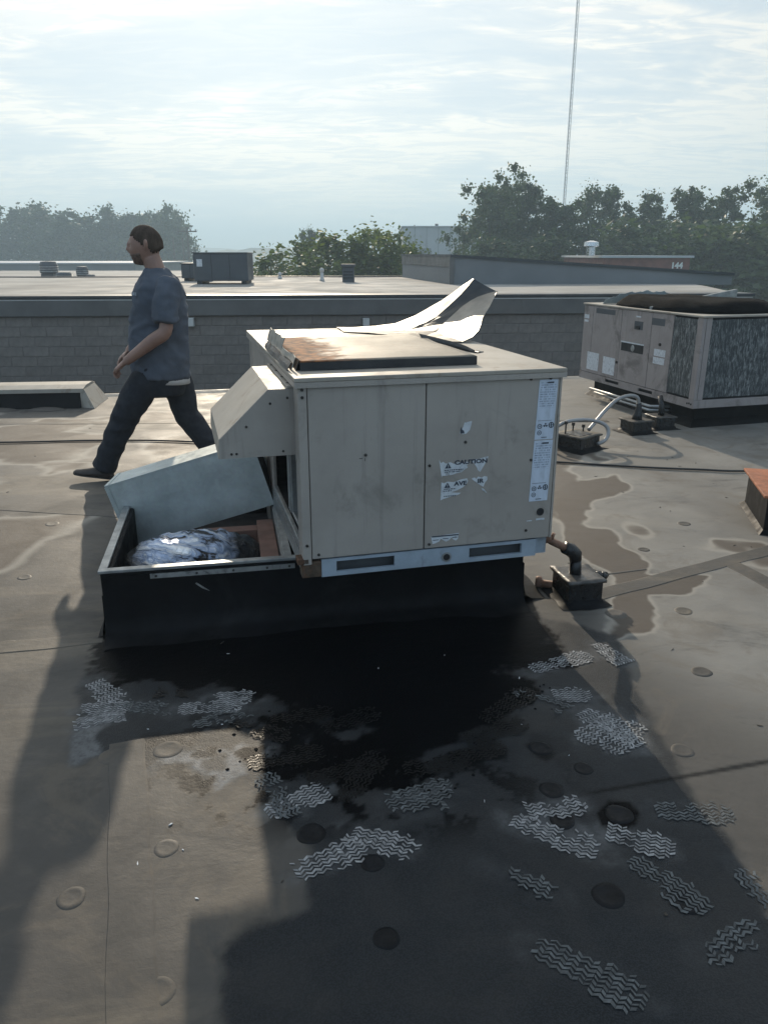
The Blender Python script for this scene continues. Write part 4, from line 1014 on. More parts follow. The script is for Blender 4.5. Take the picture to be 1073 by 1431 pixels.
# ------------------------------------------------------------------ bundle of silver and black plastic in the curb
def build_foil():
    c = CM @ Vector((.385, .33, .05))
    o = empty('insulation_bundle', tuple(c), CYAW)
    tag(o, 'shiny silver and black wrinkled plastic wrapped flexible duct inside the open curb', 'flexible duct')
    rings = []; nr, nk = 46, 48
    for i in range(nr):
        t = i / (nr - 1); x = -.35 + t * .70; env = math.sin(math.pi * min(1, max(0, t))) ** .35
        ring = []
        for k in range(nk):
            a = 2 * math.pi * k / nk
            wr = .014 * mnoise.noise((t * 26, math.cos(a) * 1.3, math.sin(a) * 1.3)) + .012 * mnoise.noise((t * 9 + 4, math.cos(a) * 3, math.sin(a) * 3))
            rad = (.198 + wr * 1.2) * max(env, .02)
            ring.append((x + .02 * mnoise.noise((t * 5, a, 3)), .02 + math.cos(a) * rad * 1.05, .10 + math.sin(a) * rad * .98 * (1 if math.sin(a) > 0 else .5)))
        rings.append(ring)
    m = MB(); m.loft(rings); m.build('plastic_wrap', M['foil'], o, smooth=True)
    m = MB()
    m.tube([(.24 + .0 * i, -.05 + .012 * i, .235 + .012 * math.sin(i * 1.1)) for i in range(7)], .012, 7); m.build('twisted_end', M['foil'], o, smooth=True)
    return o
build_foil()

# ------------------------------------------------------------------ pitch pockets, pipes, conduit, cable
def pocket(name, loc, rz, w, d, h, lab, skirt=.03, topm='tar_dusty', flare=1.12):
    o = empty(name, loc, rz); tag(o, lab, 'pitch pocket')
    b = MB(); W, D = w / 2, d / 2
    b.hexa([(-W, -D, -.005), (W, -D, -.005), (W, D, -.005), (-W, D, -.005), (-W, -D, h), (W, -D, h), (W, D, h), (-W, D, h)]); b.build('box', M['tar'], o, bevel=.006)
    # uneven fill slab, a little wider than the box
    rows = []
    for j in range(9):
        rows.append([])
        for i in range(9):
            x = (-W + 2 * W * i / 8) * flare; y = (-D + 2 * D * j / 8) * flare
            rows[-1].append((x, y, h + .006 + .007 * mnoise.noise((x * 18, y * 18, h * 9))))
    t = MB(); t.sheet(rows); t.build('tar_fill', M[topm], o, smooth=True, solid=.014)
    if skirt:
        sk = MB(); ring = []
        for rr_, z in ((1.02, .03), (1.12, .012), (1.45, .002)):
            pts = []
            for k in range(24):
                a = 2 * math.pi * k / 24; m_ = max(abs(math.cos(a)) / W, abs(math.sin(a)) / D); e = 1 + .12 * mnoise.noise((math.cos(a) * 2, math.sin(a) * 2, rr_))
                pts.append((math.cos(a) / m_ * rr_ * (e if rr_ > 1.2 else 1), math.sin(a) / m_ * rr_ * (e if rr_ > 1.2 else 1), z))
            ring.append(pts)
        sk.loft(ring, cap=False); sk.build('tar_skirt', M['curbskin'], o, smooth=True)
    return o
def build_near_pocket():
    o = pocket('pitch_pocket', (.955, 3.50, 0), R(12), .175, .20, .118, 'black tar pitch pocket with a rusty pipe at the right end of the beige unit')
    MB().tube([(-.015, 0, .10), (-.015, .002, .16), (-.018, .004, .205)], [.030, .029, .028], 12).build('pipe_collar', M['tar'], o, smooth=True)
    MB().tube([(-.018, .004, .20), (-.022, .004, .232), (-.050, .002, .258), (-.085, -.004, .275)], [.030, .034, .034, .030], 12).build('pipe_elbow', M['tar'], o, smooth=True)
    MB().tube([(-.080, -.003, .272), (-.16, -.02, .318), (-.20, -.03, .345)], .0185, 10).build('pipe', M['rustpipe'], o, smooth=True)
    MB().tube([(-.185, -.028, .335), (-.20, -.03, .348), (-.215, -.03, .372), (-.235, -.03, .378)], [.024, .027, .026, .022], 10).build('pipe_union', M['rustpipe'], o, smooth=True)
    MB().tube([(-.168, -.03, .33), (-.160, -.035, .365)], [.009, .008], 8).build('vent_stub', M['rustpipe'], o, smooth=True)
    return o
build_near_pocket()
def pipe_piece(loc, rz, L0, r0, m, lab):
    o = empty('pipe_fitting', loc, rz); tag(o, lab, 'pipe fitting')
    MB().tube([(0, 0, r0), (L0 * .7, 0, r0), (L0, .02, r0)], [r0, r0, r0 * 1.02], 10).build('pipe', M[m], o, smooth=True)
    m_ = MB(); m_.lathe([(r0 * 1.35, -.012), (r0 * 1.45, 0), (r0 * 1.35, .016)], (0, 0, r0 * 1.35), 10, 'x'); m_.build('collar', M[m], o, smooth=True)
    m_ = MB(); m_.lathe([(r0 * 1.2, -.008), (r0 * 1.3, .0), (r0 * 1.2, .010)], (L0 * .55, 0, r0 * 1.2), 10, 'x'); m_.build('collar', M[m], o, smooth=True)
pipe_piece((.79, 3.63, .002), R(-20), .15, .020, 'rustpipe', 'tarry broken pipe fitting lying left of the near pitch pocket')
pipe_piece((1.06, 3.52, .085), R(10), .05, .017, 'tar', 'short black pipe stub sticking out right of the near pitch pocket')

p2 = pocket('pitch_pocket', (1.70, 6.62, 0), R(40), .27, .27, .12, 'grey topped pitch pocket with bolts and looping conduit right of the beige unit', topm='roof')
MB().box(-.09, .09, -.09, .09, .125, .137).build('cover_plate', M['tar_dusty'], p2, bevel=.003)
for (x, y, h) in ((-.10, .06, .10), (.06, .10, .06), (.10, .02, .05)):
    m = MB(); m.lathe([(.007, .12), (.007, .12 + h), (.016, .12 + h), (.014, .145 + h)], (x, y, 0), 8); m.build('bolt', M['screw'], p2)
p3 = pocket('pitch_pocket', (2.42, 7.28, 0), R(20), .21, .21, .11, 'small black pitch pocket with a tar cone between conduit loop and rear unit', topm='roof')
MB().tube([(0, 0, .10), (.005, 0, .17), (.012, 0, .24), (.004, 0, .28)], [.055, .040, .026, .024], 12).build('tar_cone', M['tar'], p3, smooth=True)
p4 = pocket('pitch_pocket', (2.72, 7.48, 0), R(14), .20, .20, .11, 'black pitch pocket in the shade right under the rear unit edge')
MB().tube([(0, 0, .10), (.0, 0, .22), (.0, .05, .30)], [.035, .028, .026], 10).build('pipe_stub', M['tar'], p4, smooth=True)
def conduit():
    o = empty('flexible_conduit', (1.9, 6.9, .1)); tag(o, 'grey flexible conduit looping over the roof between two pitch pockets', 'conduit')
    org = Vector((1.9, 6.9, .1))
    A = catmull([(2.424, 7.28, .27), (2.40, 7.27, .335), (2.30, 7.22, .36), (2.16, 7.12, .335), (2.02, 6.98, .26), (1.90, 6.84, .18), (1.83, 6.76, .135)], 30)
    B = catmull([(1.86, 6.56, .05), (1.93, 6.58, .08), (1.965, 6.62, .14), (1.94, 6.64, .20), (1.85, 6.66, .235), (1.72, 6.66, .245), (1.58, 6.64, .225), (1.47, 6.62, .15), (1.44, 6.60, .03)], 36)
    for nm, P in (('conduit_run', A), ('conduit_loop', B)):
        rad = [.0165 + .0012 * (i % 2) for i in range(len(P))]
        MB().tube([p - org for p in P], rad, 10).build(nm, M['conduit'], o, smooth=True)
conduit()
def cable():
    o = empty('black_cable', (0, 6.5, 0)); tag(o, 'thin black cable running across the roof from the far left behind both units', 'cable')
    P = catmull([(-9, 6.55, .012), (-5.5, 6.72, .012), (-3.47, 6.79, .012), (-2.59, 6.87, .012), (-1.73, 6.82, .012), (-.2, 6.5, .012), (1.0, 6.2, .012), (1.453, 6.085, .012), (2.075, 5.93, .012), (2.5, 5.86, .012), (2.80, 5.82, .012), (3.6, 5.9, .012)], 90)
    MB().tube([p - Vector((0, 6.5, 0)) for p in P], .0085, 7).build('cable_jacket', M['rubber'], o, smooth=True)
cable()

# ------------------------------------------------------------------ rusty capped curb at the right edge
def build_orange():
    o = empty('capped_vent', (2.44, 5.02, 0), R(-14)); tag(o, 'black curb with a rust orange metal cap cut off by the right edge', 'roof vent')
    MB().box(.02, .80, -.62, -.02, -.01, .235).build('curb_wall', M['curbskin'], o, bevel=.01)
    MB().hexa([(-.01, -.66, .0), (.83, -.66, .0), (.83, .01, .0), (-.01, .01, .0), (.018, -.622, .03), (.802, -.622, .03), (.802, -.018, .03), (.018, -.018, .03)]).build('membrane_skirt', M['curbskin'], o)
    MB().box(-.01, .83, -.65, .01, .236, .252).build('cap', M['orange'], o, bevel=.003)
    MB().box(.20, .62, -.42, -.10, .2525, .335).build('housing', M['red_dark'], o, bevel=.008)
    b = MB().box(.19, .63, -.43, -.09, .3355, .345).build('housing_lid', M['red_dark'], o, bevel=.003)
    MB().tube([(.235, -.38, .345), (.235, -.38, .41), (.26, -.37, .435), (.34, -.34, .435), (.37, -.33, .41), (.37, -.33, .345)], .020, 10).build('handle', M['chrome'], b, smooth=True)
    MB().box(.27, .34, -.37, -.33, .346, .405).build('red_switch', M['red_dark'], b, bevel=.006)
build_orange()

# ------------------------------------------------------------------ low capped expansion joint at the left
def build_joint():
    o = empty('expansion_joint', (-3.30, 8.78, 0), R(6)); tag(o, 'low black curb with a pale metal cap on the roof at the far left', 'curb')
    prof = [(-.30, 0), (-.22, .19), (.22, .19), (.30, 0)]
    MB().prism(prof, lambda a, b_, w: (w, a, b_), -6.5, -.10).build('curb_wall', M['curbskin'], o, bevel=.01)
    cp = [(-.25, .165), (-.25, .21), (-.10, .235), (.14, .235), (.27, .21), (.27, .165)]
    MB().prism(cp, lambda a, b_, w: (w, a, b_), -6.5, -.06).build('metal_cap', M['beige_top'], o, bevel=.004)
    MB().hexa([(-.10, -.25, .0), (.06, -.33, .0), (.06, .33, .0), (-.10, .25, .0), (-.10, -.24, .20), (-.055, -.24, .20), (-.055, .24, .20), (-.10, .24, .20)]).build('end_flashing', M['beige_top'], o)
    for k, x in enumerate((-.45, -.95, -1.5)):
        rows = []
        for j in range(6):
            rr_ = [1, .97, .85, .6, .3, .04][j]; rows.append([(x + math.cos(a) * .22 * rr_, -.36 + math.sin(a) * .10 * rr_, .002 + .03 * (1 - rr_ ** 2)) for a in [2 * math.pi * q / 18 for q in range(18)]])
        m = MB(); m.loft(rows); m.build('membrane_blister', M['roof'], o, smooth=True)
build_joint()

# ================================================================== REAR UNIT
def build_rear():
    rx, ry, yw = 3.0, 7.43, R(16)
    cu = empty('roof_curb', (rx, ry, 0), yw); tag(cu, 'low black curb under the rear rooftop unit at the right', 'roof curb')
    W_, D_ = 1.35, 2.17
    MB().box(.10, W_ - .02, .10, 1.98, -.01, .195).build('curb_wall', M['curbskin'], cu, bevel=.008)
    MB().hexa([(.02, .02, 0), (W_ + .1, .02, 0), (W_ + .1, 2.06, 0), (.02, 2.06, 0), (.098, .098, .07), (W_ - .018, .098, .07), (W_ - .018, 1.982, .07), (.098, 1.982, .07)]).build('membrane_skirt', M['curbskin'], cu)
    u = empty('rooftop_unit', (rx, ry, 0), yw); tag(u, 'grey beige rooftop unit with weathered coil face behind at the right', 'rooftop unit')
    zb, zt = .275, 1.075
    MB().box(.02, W_, .02, D_ - .02, zb, zt - .02).build('cabinet_core', M['dark_gap'], u)
    for (t0, t1) in ((.44, .80), (.805, 1.36), (1.365, 1.96), (1.965, D_)):
        MB().box(.0, .019, t0, t1 - .002, zb + .004, zt - .022).build('side_panel', M['beige_rear'], u, bevel=.003)
    MB().box(.004, .0195, .075, .437, zb + .02, zt - .04).build('coil_face', M['coil'], u)
    MB().box(-.004, .035, -.006, .072, zb, zt - .02).build('corner_post', M['beige_rear'], u, bevel=.004)
    MB().box(.040, .10, -.004, .012, zb, zt - .02).build('corner_post', M['beige_rear'], u, bevel=.003)
    MB().box(.102, W_ - .06, .002, .0195, zb + .02, zt - .04).build('coil_face', M['coil'], u)
    MB().box(W_ - .058, W_ + .004, -.006, .06, zb, zt - .02).build('corner_post', M['beige_rear'], u, bevel=.003)
    MB().box(W_ + .0005, W_ + .015, .062, D_ - .02, zb, zt - .02).build('side_panel', M['beige_rear'], u)
    MB().box(.02, W_, D_ - .019, D_ - .004, zb, zt - .02).build('back_panel', M['beige_rear'], u)
    MB().box(-.015, W_ + .02, -.02, D_ + .015, zt - .018, zt).build('top_cover', M['beige_top'], u, bevel=.004)
    # base rail with fork slots
    ra = MB(); ra.box(-.006, .010, -.01, D_, .196, .222); ra.box(-.006, .010, -.01, D_, .256, .274)
    for a, b in ((-.01, .66), (.92, 1.30), (1.58, D_)): ra.box(-.0058, .0098, a, b, .2225, .2555)
    rl = ra.build('base_rail', M['beige_rear'], u)
    MB().box(.03, .04, .0, D_, .198, .272).build('slot_back', M['dark_gap'], rl)
    MB().box(.0, W_, -.012, .02, .196, .274).build('base_rail', M['beige_rear'], u, bevel=.003)
    for (y, z) in ((.02, .235), (.05, .24), (.08, .235)): m = MB(); m.lathe([(.010, 0), (.010, -.003)], (-.006, y, z), 8, 'x'); m.build('rail_hole', M['dark_gap'], rl)
    # stickers and openings on the long side (its outer face is x = 0)
    def side(nm, t0, t1, z0, z1, m, d=.002, par=u): return MB().box(-d, .001, t0, t1, z0, z1).build(nm, M[m], par)
    side('paper_label', 1.765, 2.02, .315, .52, 'sticker'); side('paper_label', 1.42, 1.665, .312, .505, 'sticker', .002)
    op = side('control_window', .905, 1.32, .612, .705, 'black_metal', .003)
    MB().box(-.006, -.0032, .895, 1.33, .702, .716).build('window_trim', M['sticker'], op)
    m = MB(); m.lathe([(.035, 0), (.030, -.004)], (-.003, 1.10, .655), 14, 'x'); m.build('dial', M['galv_in'], op)
    side('paper_label', .52, .71, .625, .695, 'sticker'); side('paper_label', .525, .715, .545, .612, 'sticker')
    side('switch_plate', .955, 1.105, .86, .945, 'far_dark', .004); side('switch', 1.0, 1.07, .865, .90, 'black_metal', .014)
    side('small_sticker', 1.0, 1.09, .985, 1.0, 'sticker'); side('rating_sticker', 2.06, 2.15, .86, .885, 'sticker'); side('rating_sticker', 2.05, 2.155, .90, .945, 'sticker')
    side('faded_badge', 1.50, 1.90, .975, 1.03, 'far_dark', .0015); side('faded_badge', .58, .80, .93, 1.0, 'far_dark', .0012)
    m = MB(); m.lathe([(.016, 0), (.014, -.012)], (-.001, .62, .745), 8, 'x'); m.build('latch', M['screw'], u); m = MB(); m.lathe([(.016, 0), (.014, -.012)], (-.001, 1.38, .47), 8, 'x'); m.build('latch', M['screw'], u)
    # fan section: one long black mesh guard, sloping at the sides, a rail across it, torn edge at the back
    rings = []
    def sq(a, w, d, e=.55):
        c_, s__ = math.cos(a), math.sin(a); return w * math.copysign(abs(c_) ** e, c_), d * math.copysign(abs(s__) ** e, s__)
    for (k, h) in ((1.0, 0), (.985, .025), (.92, .07), (.84, .10), (.72, .112), (.45, .118), (.05, .12)):
        ring = []
        for q in range(72):
            x, y = sq(2 * math.pi * q / 72, .56 * k, .90 * (k if k > .8 else k)); ring.append((.60 + x, .98 + y, zt + .001 + h + (.022 * mnoise.noise((x * 4, y * 4, k * 2)) + .012 * mnoise.noise((x * 17, y * 17, k)) if h > .02 else 0)))
        rings.append(ring)
    m = MB(); m.loft(rings); m.build('fan_guard', M['fan_black'], u, smooth=True)
    MB().hexa([(.02, .90, zt + .001), (.06, .88, zt + .001), (1.16, .99, zt + .001), (1.14, 1.01, zt + .001), (.02, .90, zt + .03), (.06, .88, zt + .03), (1.16, .99, zt + .19), (1.14, 1.01, zt + .19)]).build('support_rail', M['galv_in'], u)
    rows = [[], []]
    for i in range(30):
        t = i / 29; x = .05 + .9 * t; y = 1.86 + .05 * math.sin(t * 5); rows[0].append((x, y, zt + .002)); rows[1].append((x + .01, y - .03, zt + .05 + .09 * math.sin(t * 2.6) + .03 * mnoise.noise((t * 14, 0, 2))))
    m = MB(); m.sheet(rows); m.build('torn_shroud_edge', M['galv'], u, solid=.003)
    # lineset pipes running along the base
    for (dz, dy) in ((.13, 0), (.09, -.06)):
        o = MB().tube([(-.12 - dy * .5, 1.7 + dy, dz), (-.11, 1.2, dz), (-.09, .55, dz - .005), (.08, .45, dz)], .016, 8).build('drain_pipe', M['galv_in'], u, smooth=True)
build_rear()

# ================================================================== THINGS ON THE UPPER ROOF
def far_unit(name, loc, rz, w, d, h, lab, cat='rooftop unit', label=True):
    o = empty(name, (loc[0] * KF, loc[1] * KF, UZ), rz); o.scale = (KF, KF, KF); tag(o, lab, cat)
    MB().box(-w / 2, w / 2, 0, d, .05, h).build('cabinet', M['far_dark'], o, bevel=.012)
    MB().box(-w / 2 - .01, w / 2 + .01, -.012, d + .012, h + .001, h + .022).build('lid', M['far_dark'], o, bevel=.005)
    for x in (-w / 2 + .04, w / 2 - .12): MB().box(x, x + .08, .02, d - .02, -.01, .0495).build('foot', M['black_metal'], o)
    for i in range(1, 3): x = -w / 2 + w * i / 3; MB().box(x - .004, x + .004, -.004, .001, .06, h - .01).build('panel_seam', M['black_metal'], o)
    if label: MB().box(-w / 2 + .06, -w / 2 + .15, -.006, -.001, h * .58, h * .82).build('paper_label', M['sticker'], o)
    return o
far_unit('rooftop_unit', (-2.72, 13.45, UZ), R(2), .90, .75, .485, 'dark grey rooftop unit on the upper roof just right of the man')
far_unit('rooftop_unit', (-3.52, 15.0, UZ), R(0), .50, .5, .30, 'smaller dark box unit behind the man, left of the dark grey unit', label=False)
def roof_vent(loc, r0, h, lab, m='far_dark', square=False):
    o = empty('roof_vent', (loc[0] * KF, loc[1] * KF, UZ)); o.scale = (KF, KF, KF); tag(o, lab, 'roof vent')
    if square:
        MB().box(-r0, r0, -r0, r0, -.01, h).build('vent_curb', M[m], o, bevel=.01); MB().box(-r0 * 1.2, r0 * 1.2, -r0 * 1.2, r0 * 1.2, h + .001, h + .05).build('vent_cap', M[m], o, bevel=.01)
        for k in range(3): MB().box(-r0 * .8, r0 * .8, -r0 - .008, -r0 - .001, h * (.25 + .2 * k), h * (.32 + .2 * k)).build('louvre', M['black_metal'], o)
    else:
        m_ = MB(); m_.lathe([(r0 * 1.5, -.005), (r0 * 1.3, .03), (r0, .06), (r0, h)], (0, 0, 0), 14); m_.build('pipe', M[m], o, smooth=True)
        m_ = MB(); m_.lathe([(r0 * 1.25, h - .04), (r0 * 1.3, h + .01), (r0 * .4, h + .035)], (0, 0, 0), 14); m_.build('cap', M[m], o, smooth=True)
roof_vent((-.64, 14.5, UZ), .105, .26, 'square dark vent on the upper roof above the loose lid', square=True)
roof_vent((-1.17, 15.2, UZ), .032, .20, 'thin pale vent pipe left of the square dark vent', 'white_box')
roof_vent((-2.12, 16.4, UZ), .03, .10, 'short vent pipe right of the dark grey rooftop unit', 'white_box')
def build_penthouse():
    o = empty('raised_roof_block', (1.12 * KF, 13.45 * KF, UZ)); o.scale = (KF, KF, KF); tag(o, 'raised grey brick block with a sloping dark roof edge on the upper roof', 'building')
    # long face runs to the right with its top falling away; short face runs back to the left
    def H_(x): return .43 - .062 * x
    W_ = 4.85
    MB().hexa([(0, 0, -.02), (W_, .35, -.02), (W_, 4.2, -.02), (-.72, 4.2, -.02), (0, 0, H_(0)), (W_, .35, H_(W_)), (W_, 4.2, H_(W_)), (-.72, 4.2, .44)]).build('wall', M['far_wall'], o)
    MB().hexa([(-.02, -.03, H_(0) + .001), (W_ + .02, .32, H_(W_) + .001), (W_ + .02, 4.2, H_(W_) + .001), (-.75, 4.2, .441), (-.02, -.03, H_(0) + .045), (W_ + .02, .32, H_(W_) + .045), (W_ + .02, 4.2, H_(W_) + .045), (-.75, 4.2, .48)]).build('roof_edge', M['coping_top'], o)
    MB().hexa([(-.012, -.012, H_(0) - .16), (-.004, 0, H_(0) - .16), (-.722, 4.18, .28), (-.735, 4.18, .28), (-.012, -.012, H_(0)), (-.004, 0, H_(0)), (-.722, 4.18, .44), (-.735, 4.18, .44)]).build('fascia', M['coping'], o)
    MB().box(-.03, .05, -.02, .03, -.01, H_(0)).build('corner_trim', M['coping'], o)
build_penthouse()
# ================================================================== BUILDINGS BEYOND
def block(name, lab, x0, x1, y0, y1, ztop, wall, roof, cat='building', parapet=.0):
    o = empty(name, ((x0 + x1) / 2, y0, GROUND_Z)); tag(o, lab, cat); cx = (x0 + x1) / 2
    MB().box(x0 - cx, x1 - cx, 0, y1 - y0, -.1, ztop - GROUND_Z).build('wall', M[wall], o)
    MB().box(x0 - cx - .15, x1 - cx + .15, -.15, y1 - y0 + .15, ztop - GROUND_Z + .001, ztop - GROUND_Z + .12).build('roof', M[roof], o)
    return o, cx
# next roof to the left, with its vents
nb, ncx = block('neighbour_building', 'flat pale roofed building beyond the upper roof at the far left', -56, -6.7, 30, 60, .364, 'far_wall', 'far_roof')
def nloc(x, y): return (x * KF, y * KF, .484)
def stack(loc, w, h, lab, fins=3):
    o = empty('roof_exhaust', loc); o.scale = (KF, KF, KF); tag(o, lab, 'roof exhaust')
    MB().box(-w * .36, w * .36, -w * .36, w * .36, -.01, h * .45).build('base', M['far_dark'], o)
    m = MB(); m.lathe([(w * .42, h * .45), (w * .5, h * .5), (w * .5, h * .86), (w * .42, h), (w * .1, h * 1.03)], (0, 0, 0), 16); m.build('hood', M['far_dark'], o, smooth=False)
    for k in range(fins): m = MB(); m.lathe([(w * .51, h * (.55 + .1 * k)), (w * .53, h * (.57 + .1 * k)), (w * .51, h * (.59 + .1 * k))], (0, 0, 0), 16); m.build('louvre_ring', M['galv_in'], o)
stack(nloc(-9.75, 23.5), .50, .62, 'tallest round exhaust on the far left roof')
stack(nloc(-9.05, 22.8), .42, .34, 'wide low exhaust right of the tallest one on the far left roof')
stack(nloc(-8.75, 23.4), .34, .48, 'middle round exhaust on the far left roof')
stack(nloc(-8.3, 22.8), .25, .28, 'narrow exhaust on the far left roof nearer the man')
stack(nloc(-7.75, 22.6), .34, .20, 'low squat exhaust on the far left roof nearest the man', 1)
for i, (x, y, lab) in enumerate(((-7.9, 27, 'shiny bundle of metal duct on the far left roof'), (-13.2, 22.6, 'pale lumber pile at the left edge of the far roof'))):
    o = empty('material_pile', nloc(x, y)); tag(o, lab, 'pile'); r_ = random.Random(i)
    for k in range(7): a = r_.uniform(-.25, .25); MB().box(-1.0 + r_.uniform(-.4, .2), 1.0 + r_.uniform(-.4, .4), -.06, .06, 0, .08, Matrix.Translation((0, (k - 3) * .16, .03 * (k % 3))) @ Matrix.Rotation(a, 4, 'Z')).build('plank' if i else 'duct_piece', M['white_box'] if i == 0 else M['beige_top'], o)
o, cx = block('warehouse', 'long low blue grey building behind the far left roof', -95, -24, 78, 100, .75, 'far_wall', 'far_light')
for k in range(16): x = -95 + 4.2 * k + 2 - cx; MB().box(x, x + 1.6, -.06, -.005, 2.6, 4.2).build('window', M['glassdark'], o)
o, cx = block('warehouse', 'tall pale blue grey windowless building behind the shrubs in the middle', 2.4, 16, 104, 125, 4.95, 'far_light', 'far_light')
for k in range(9): x = 2.4 + 1.5 * k - cx; MB().box(x, x + .05, -.03, -.004, 0, 9.9).build('cladding_joint', M['far_wall'], o)
MB().box(4.5 - cx, 6.0 - cx, -.05, -.005, .0, 7.4).build('loading_door', M['far_wall'], o)
MB().box(6.6 - cx, 7.0 - cx, 2, 2.4, 10.07, 10.4).build('roof_vent', M['far_dark'], o)
o, cx = block('brick_building', 'dark red brick building with white house number in front of the trees', 12.2, 17.0, 45, 55, 1.45, 'redbrick', 'far_light')
m, w = text_mesh('144', .32, lambda x, y: (15.95 - cx + x, -.04, .90 - GROUND_Z + y)); m.build('house_number', M['signwhite'], o, solid=.02)
for k in range(3): x = 12.6 + 1.2 * k - cx; MB().box(x, x + .7, -.05, -.004, 4.2, 5.4).build('window', M['glassdark'], o)
# stack glinting between the trees
o = empty('exhaust_stack', (11.7, 46, 1.57)); tag(o, 'bright metal roof exhaust at the left end of the red brick building', 'roof exhaust')
m = MB(); m.lathe([(.25, -.01), (.25, .45), (.42, .5), (.40, .72), (.1, .8)], (0, 0, 0), 14); m.build('hood', M['chrome'], o)
o, cx = block('brick_building', 'low white roofed building among the trees at the left edge of the willow shrubs', -16, -10.5, 62, 72, -.2, 'far_wall', 'far_light')

# ================================================================== HILLS, POLES, MAST
def hill(name, x0, x1, y, prof, depth=160):
    mb = MB(); n = 60; rows = []
    for j in range(9):
        v = j / 8; k = math.sin(math.pi * min(v * .5 + .0, 1)); rows.append([])
        for i in range(n):
            a = i / (n - 1); x = x0 + (x1 - x0) * a; h = prof(a) * k
            h += (3.2 * mnoise.noise((x * .035, v * 3, 1)) + 2.2 * mnoise.noise((x * .11, v * 6, 5))) * k
            rows[-1].append((x, y + depth * v, GROUND_Z - 1 + max(h, 0)))
    mb.sheet(rows); o = mb.build(name, M['hill'], smooth=True); tag(o, kind='structure')
hill('hills', -900, 900, 620, lambda a: 20 + 7 * math.sin(a * 9 + 1.2) + 4 * math.sin(a * 23), 300)
hill('hills', -500, -20, 380, lambda a: (13.5 + 3 * math.sin(a * 14)) * (1 - .25 * a), 120)
def pole(x, y, h, lab, arm=True):
    o = empty('utility_pole', (x, y, GROUND_Z)); tag(o, lab, 'utility pole')
    MB().tube([(0, 0, -.2), (0, 0, h * .5), (0, 0, h)], [.19, .16, .12], 8).build('shaft', M['pole'], o, smooth=True)
    if arm:
        MB().box(-1.3, 1.3, -.07, .07, h - .65, h - .48).build('crossarm', M['pole'], o)
        for k in (-1.15, -.5, .5, 1.15): MB().box(k - .06, k + .06, -.06, .06, h - .479, h - .28).build('insulator', M['far_dark'], o)
pole(-26.9, 112, 10.2, 'utility pole with crossarm left of the dark grey unit, tallest of three')
pole(-28.6, 116, 8.9, 'middle utility pole between two others behind the man', False)
pole(-31.5, 122, 9.2, 'leftmost thin utility pole just right of the left tree line', False)
pole(5.2, 140, 11.4, 'utility pole top showing over the tall pale building', True)
def build_mast():
    o = empty('radio_mast', (32.6, 150, GROUND_Z)); tag(o, 'very tall thin lattice radio mast rising behind the right trees', 'mast')
    h = 66; r0 = .24
    legs = [(r0 * math.cos(a), r0 * math.sin(a)) for a in (R(90), R(210), R(330))]
    for lx, ly in legs: MB().tube([(lx, ly, 0), (lx, ly, h)], .055, 6).build('mast_leg', M['mast'], o)
    m = MB(); z = 0.3; k = 0
    while z < h - 1:
        for i in range(3):
            a, b = legs[i], legs[(i + 1) % 3]
            m.tube([(a[0], a[1], z), (b[0], b[1], z + .6)] if k % 2 else [(b[0], b[1], z), (a[0], a[1], z + .6)], .022, 4)
        z += .6; k += 1
    m.build('lattice', M['mast'], o)
    m = MB(); m.box(-.6, .6, -.6, .6, -.3, .2); m.build('footing', M['far_wall'], o)
build_mast()

# ================================================================== TREES
def crown_mesh(seed, w, h, nb, per, leaf, squash=.85, hang=0.0):
    """crown about w wide and h high sitting on z = 0"""
    r_ = random.Random(seed); V = []; F = []; blobs = []
    for k in range(nb):
        t = (k + r_.random()) / nb; zz = h * (.02 + .88 * t); prof = math.sin(math.pi * (.22 + .72 * t)) ** .55
        rad = w * .5 * prof * (r_.random() ** .45) * .80; a = k * 2.4 + r_.uniform(-.6, .6)
        br = w * r_.uniform(.15, .25) * (1.1 - .40 * t)
        blobs.append((rad * math.cos(a), rad * math.sin(a), zz, br))
    blobs.append((0, 0, h * .35, w * .26)); blobs.append((0, 0, h * .62, w * .22))
    for (bx, by, bz, br) in blobs:
        sub = [(bx + r_.gauss(0, br * .55), by + r_.gauss(0, br * .55), bz + r_.gauss(0, br * .45), br * r_.uniform(.3, .7)) for _ in range(6)]
        for _ in range(per):
            cx, cy, cz, cr = r_.choice(sub)
            u = r_.uniform(-1, 1); a = r_.uniform(0, 6.283); q = math.sqrt(1 - u * u); d = cr * min(1.75, abs(r_.gauss(0, .72)) + .12)
            p = Vector((cx + q * math.cos(a) * d, cy + q * math.sin(a) * d, cz + u * d * squash))
            if hang: p.z -= hang * r_.random() ** 2 * br
            s_ = leaf * r_.uniform(.55, 1.35)
            x = Vector((r_.gauss(0, 1), r_.gauss(0, 1), r_.gauss(0, .7))).normalized(); y = x.cross(Vector((r_.gauss(0, 1), r_.gauss(0, 1), r_.gauss(0, 1)))).normalized()
            b = len(V); V += [tuple(p - x * s_), tuple(p + y * s_ * .62), tuple(p + x * s_), tuple(p - y * s_ * .62)]; F.append((b, b + 1, b + 2, b + 3))
    me = bpy.data.meshes.new('crown'); me.from_pydata(V, [], F); me.update()
    return me, blobs
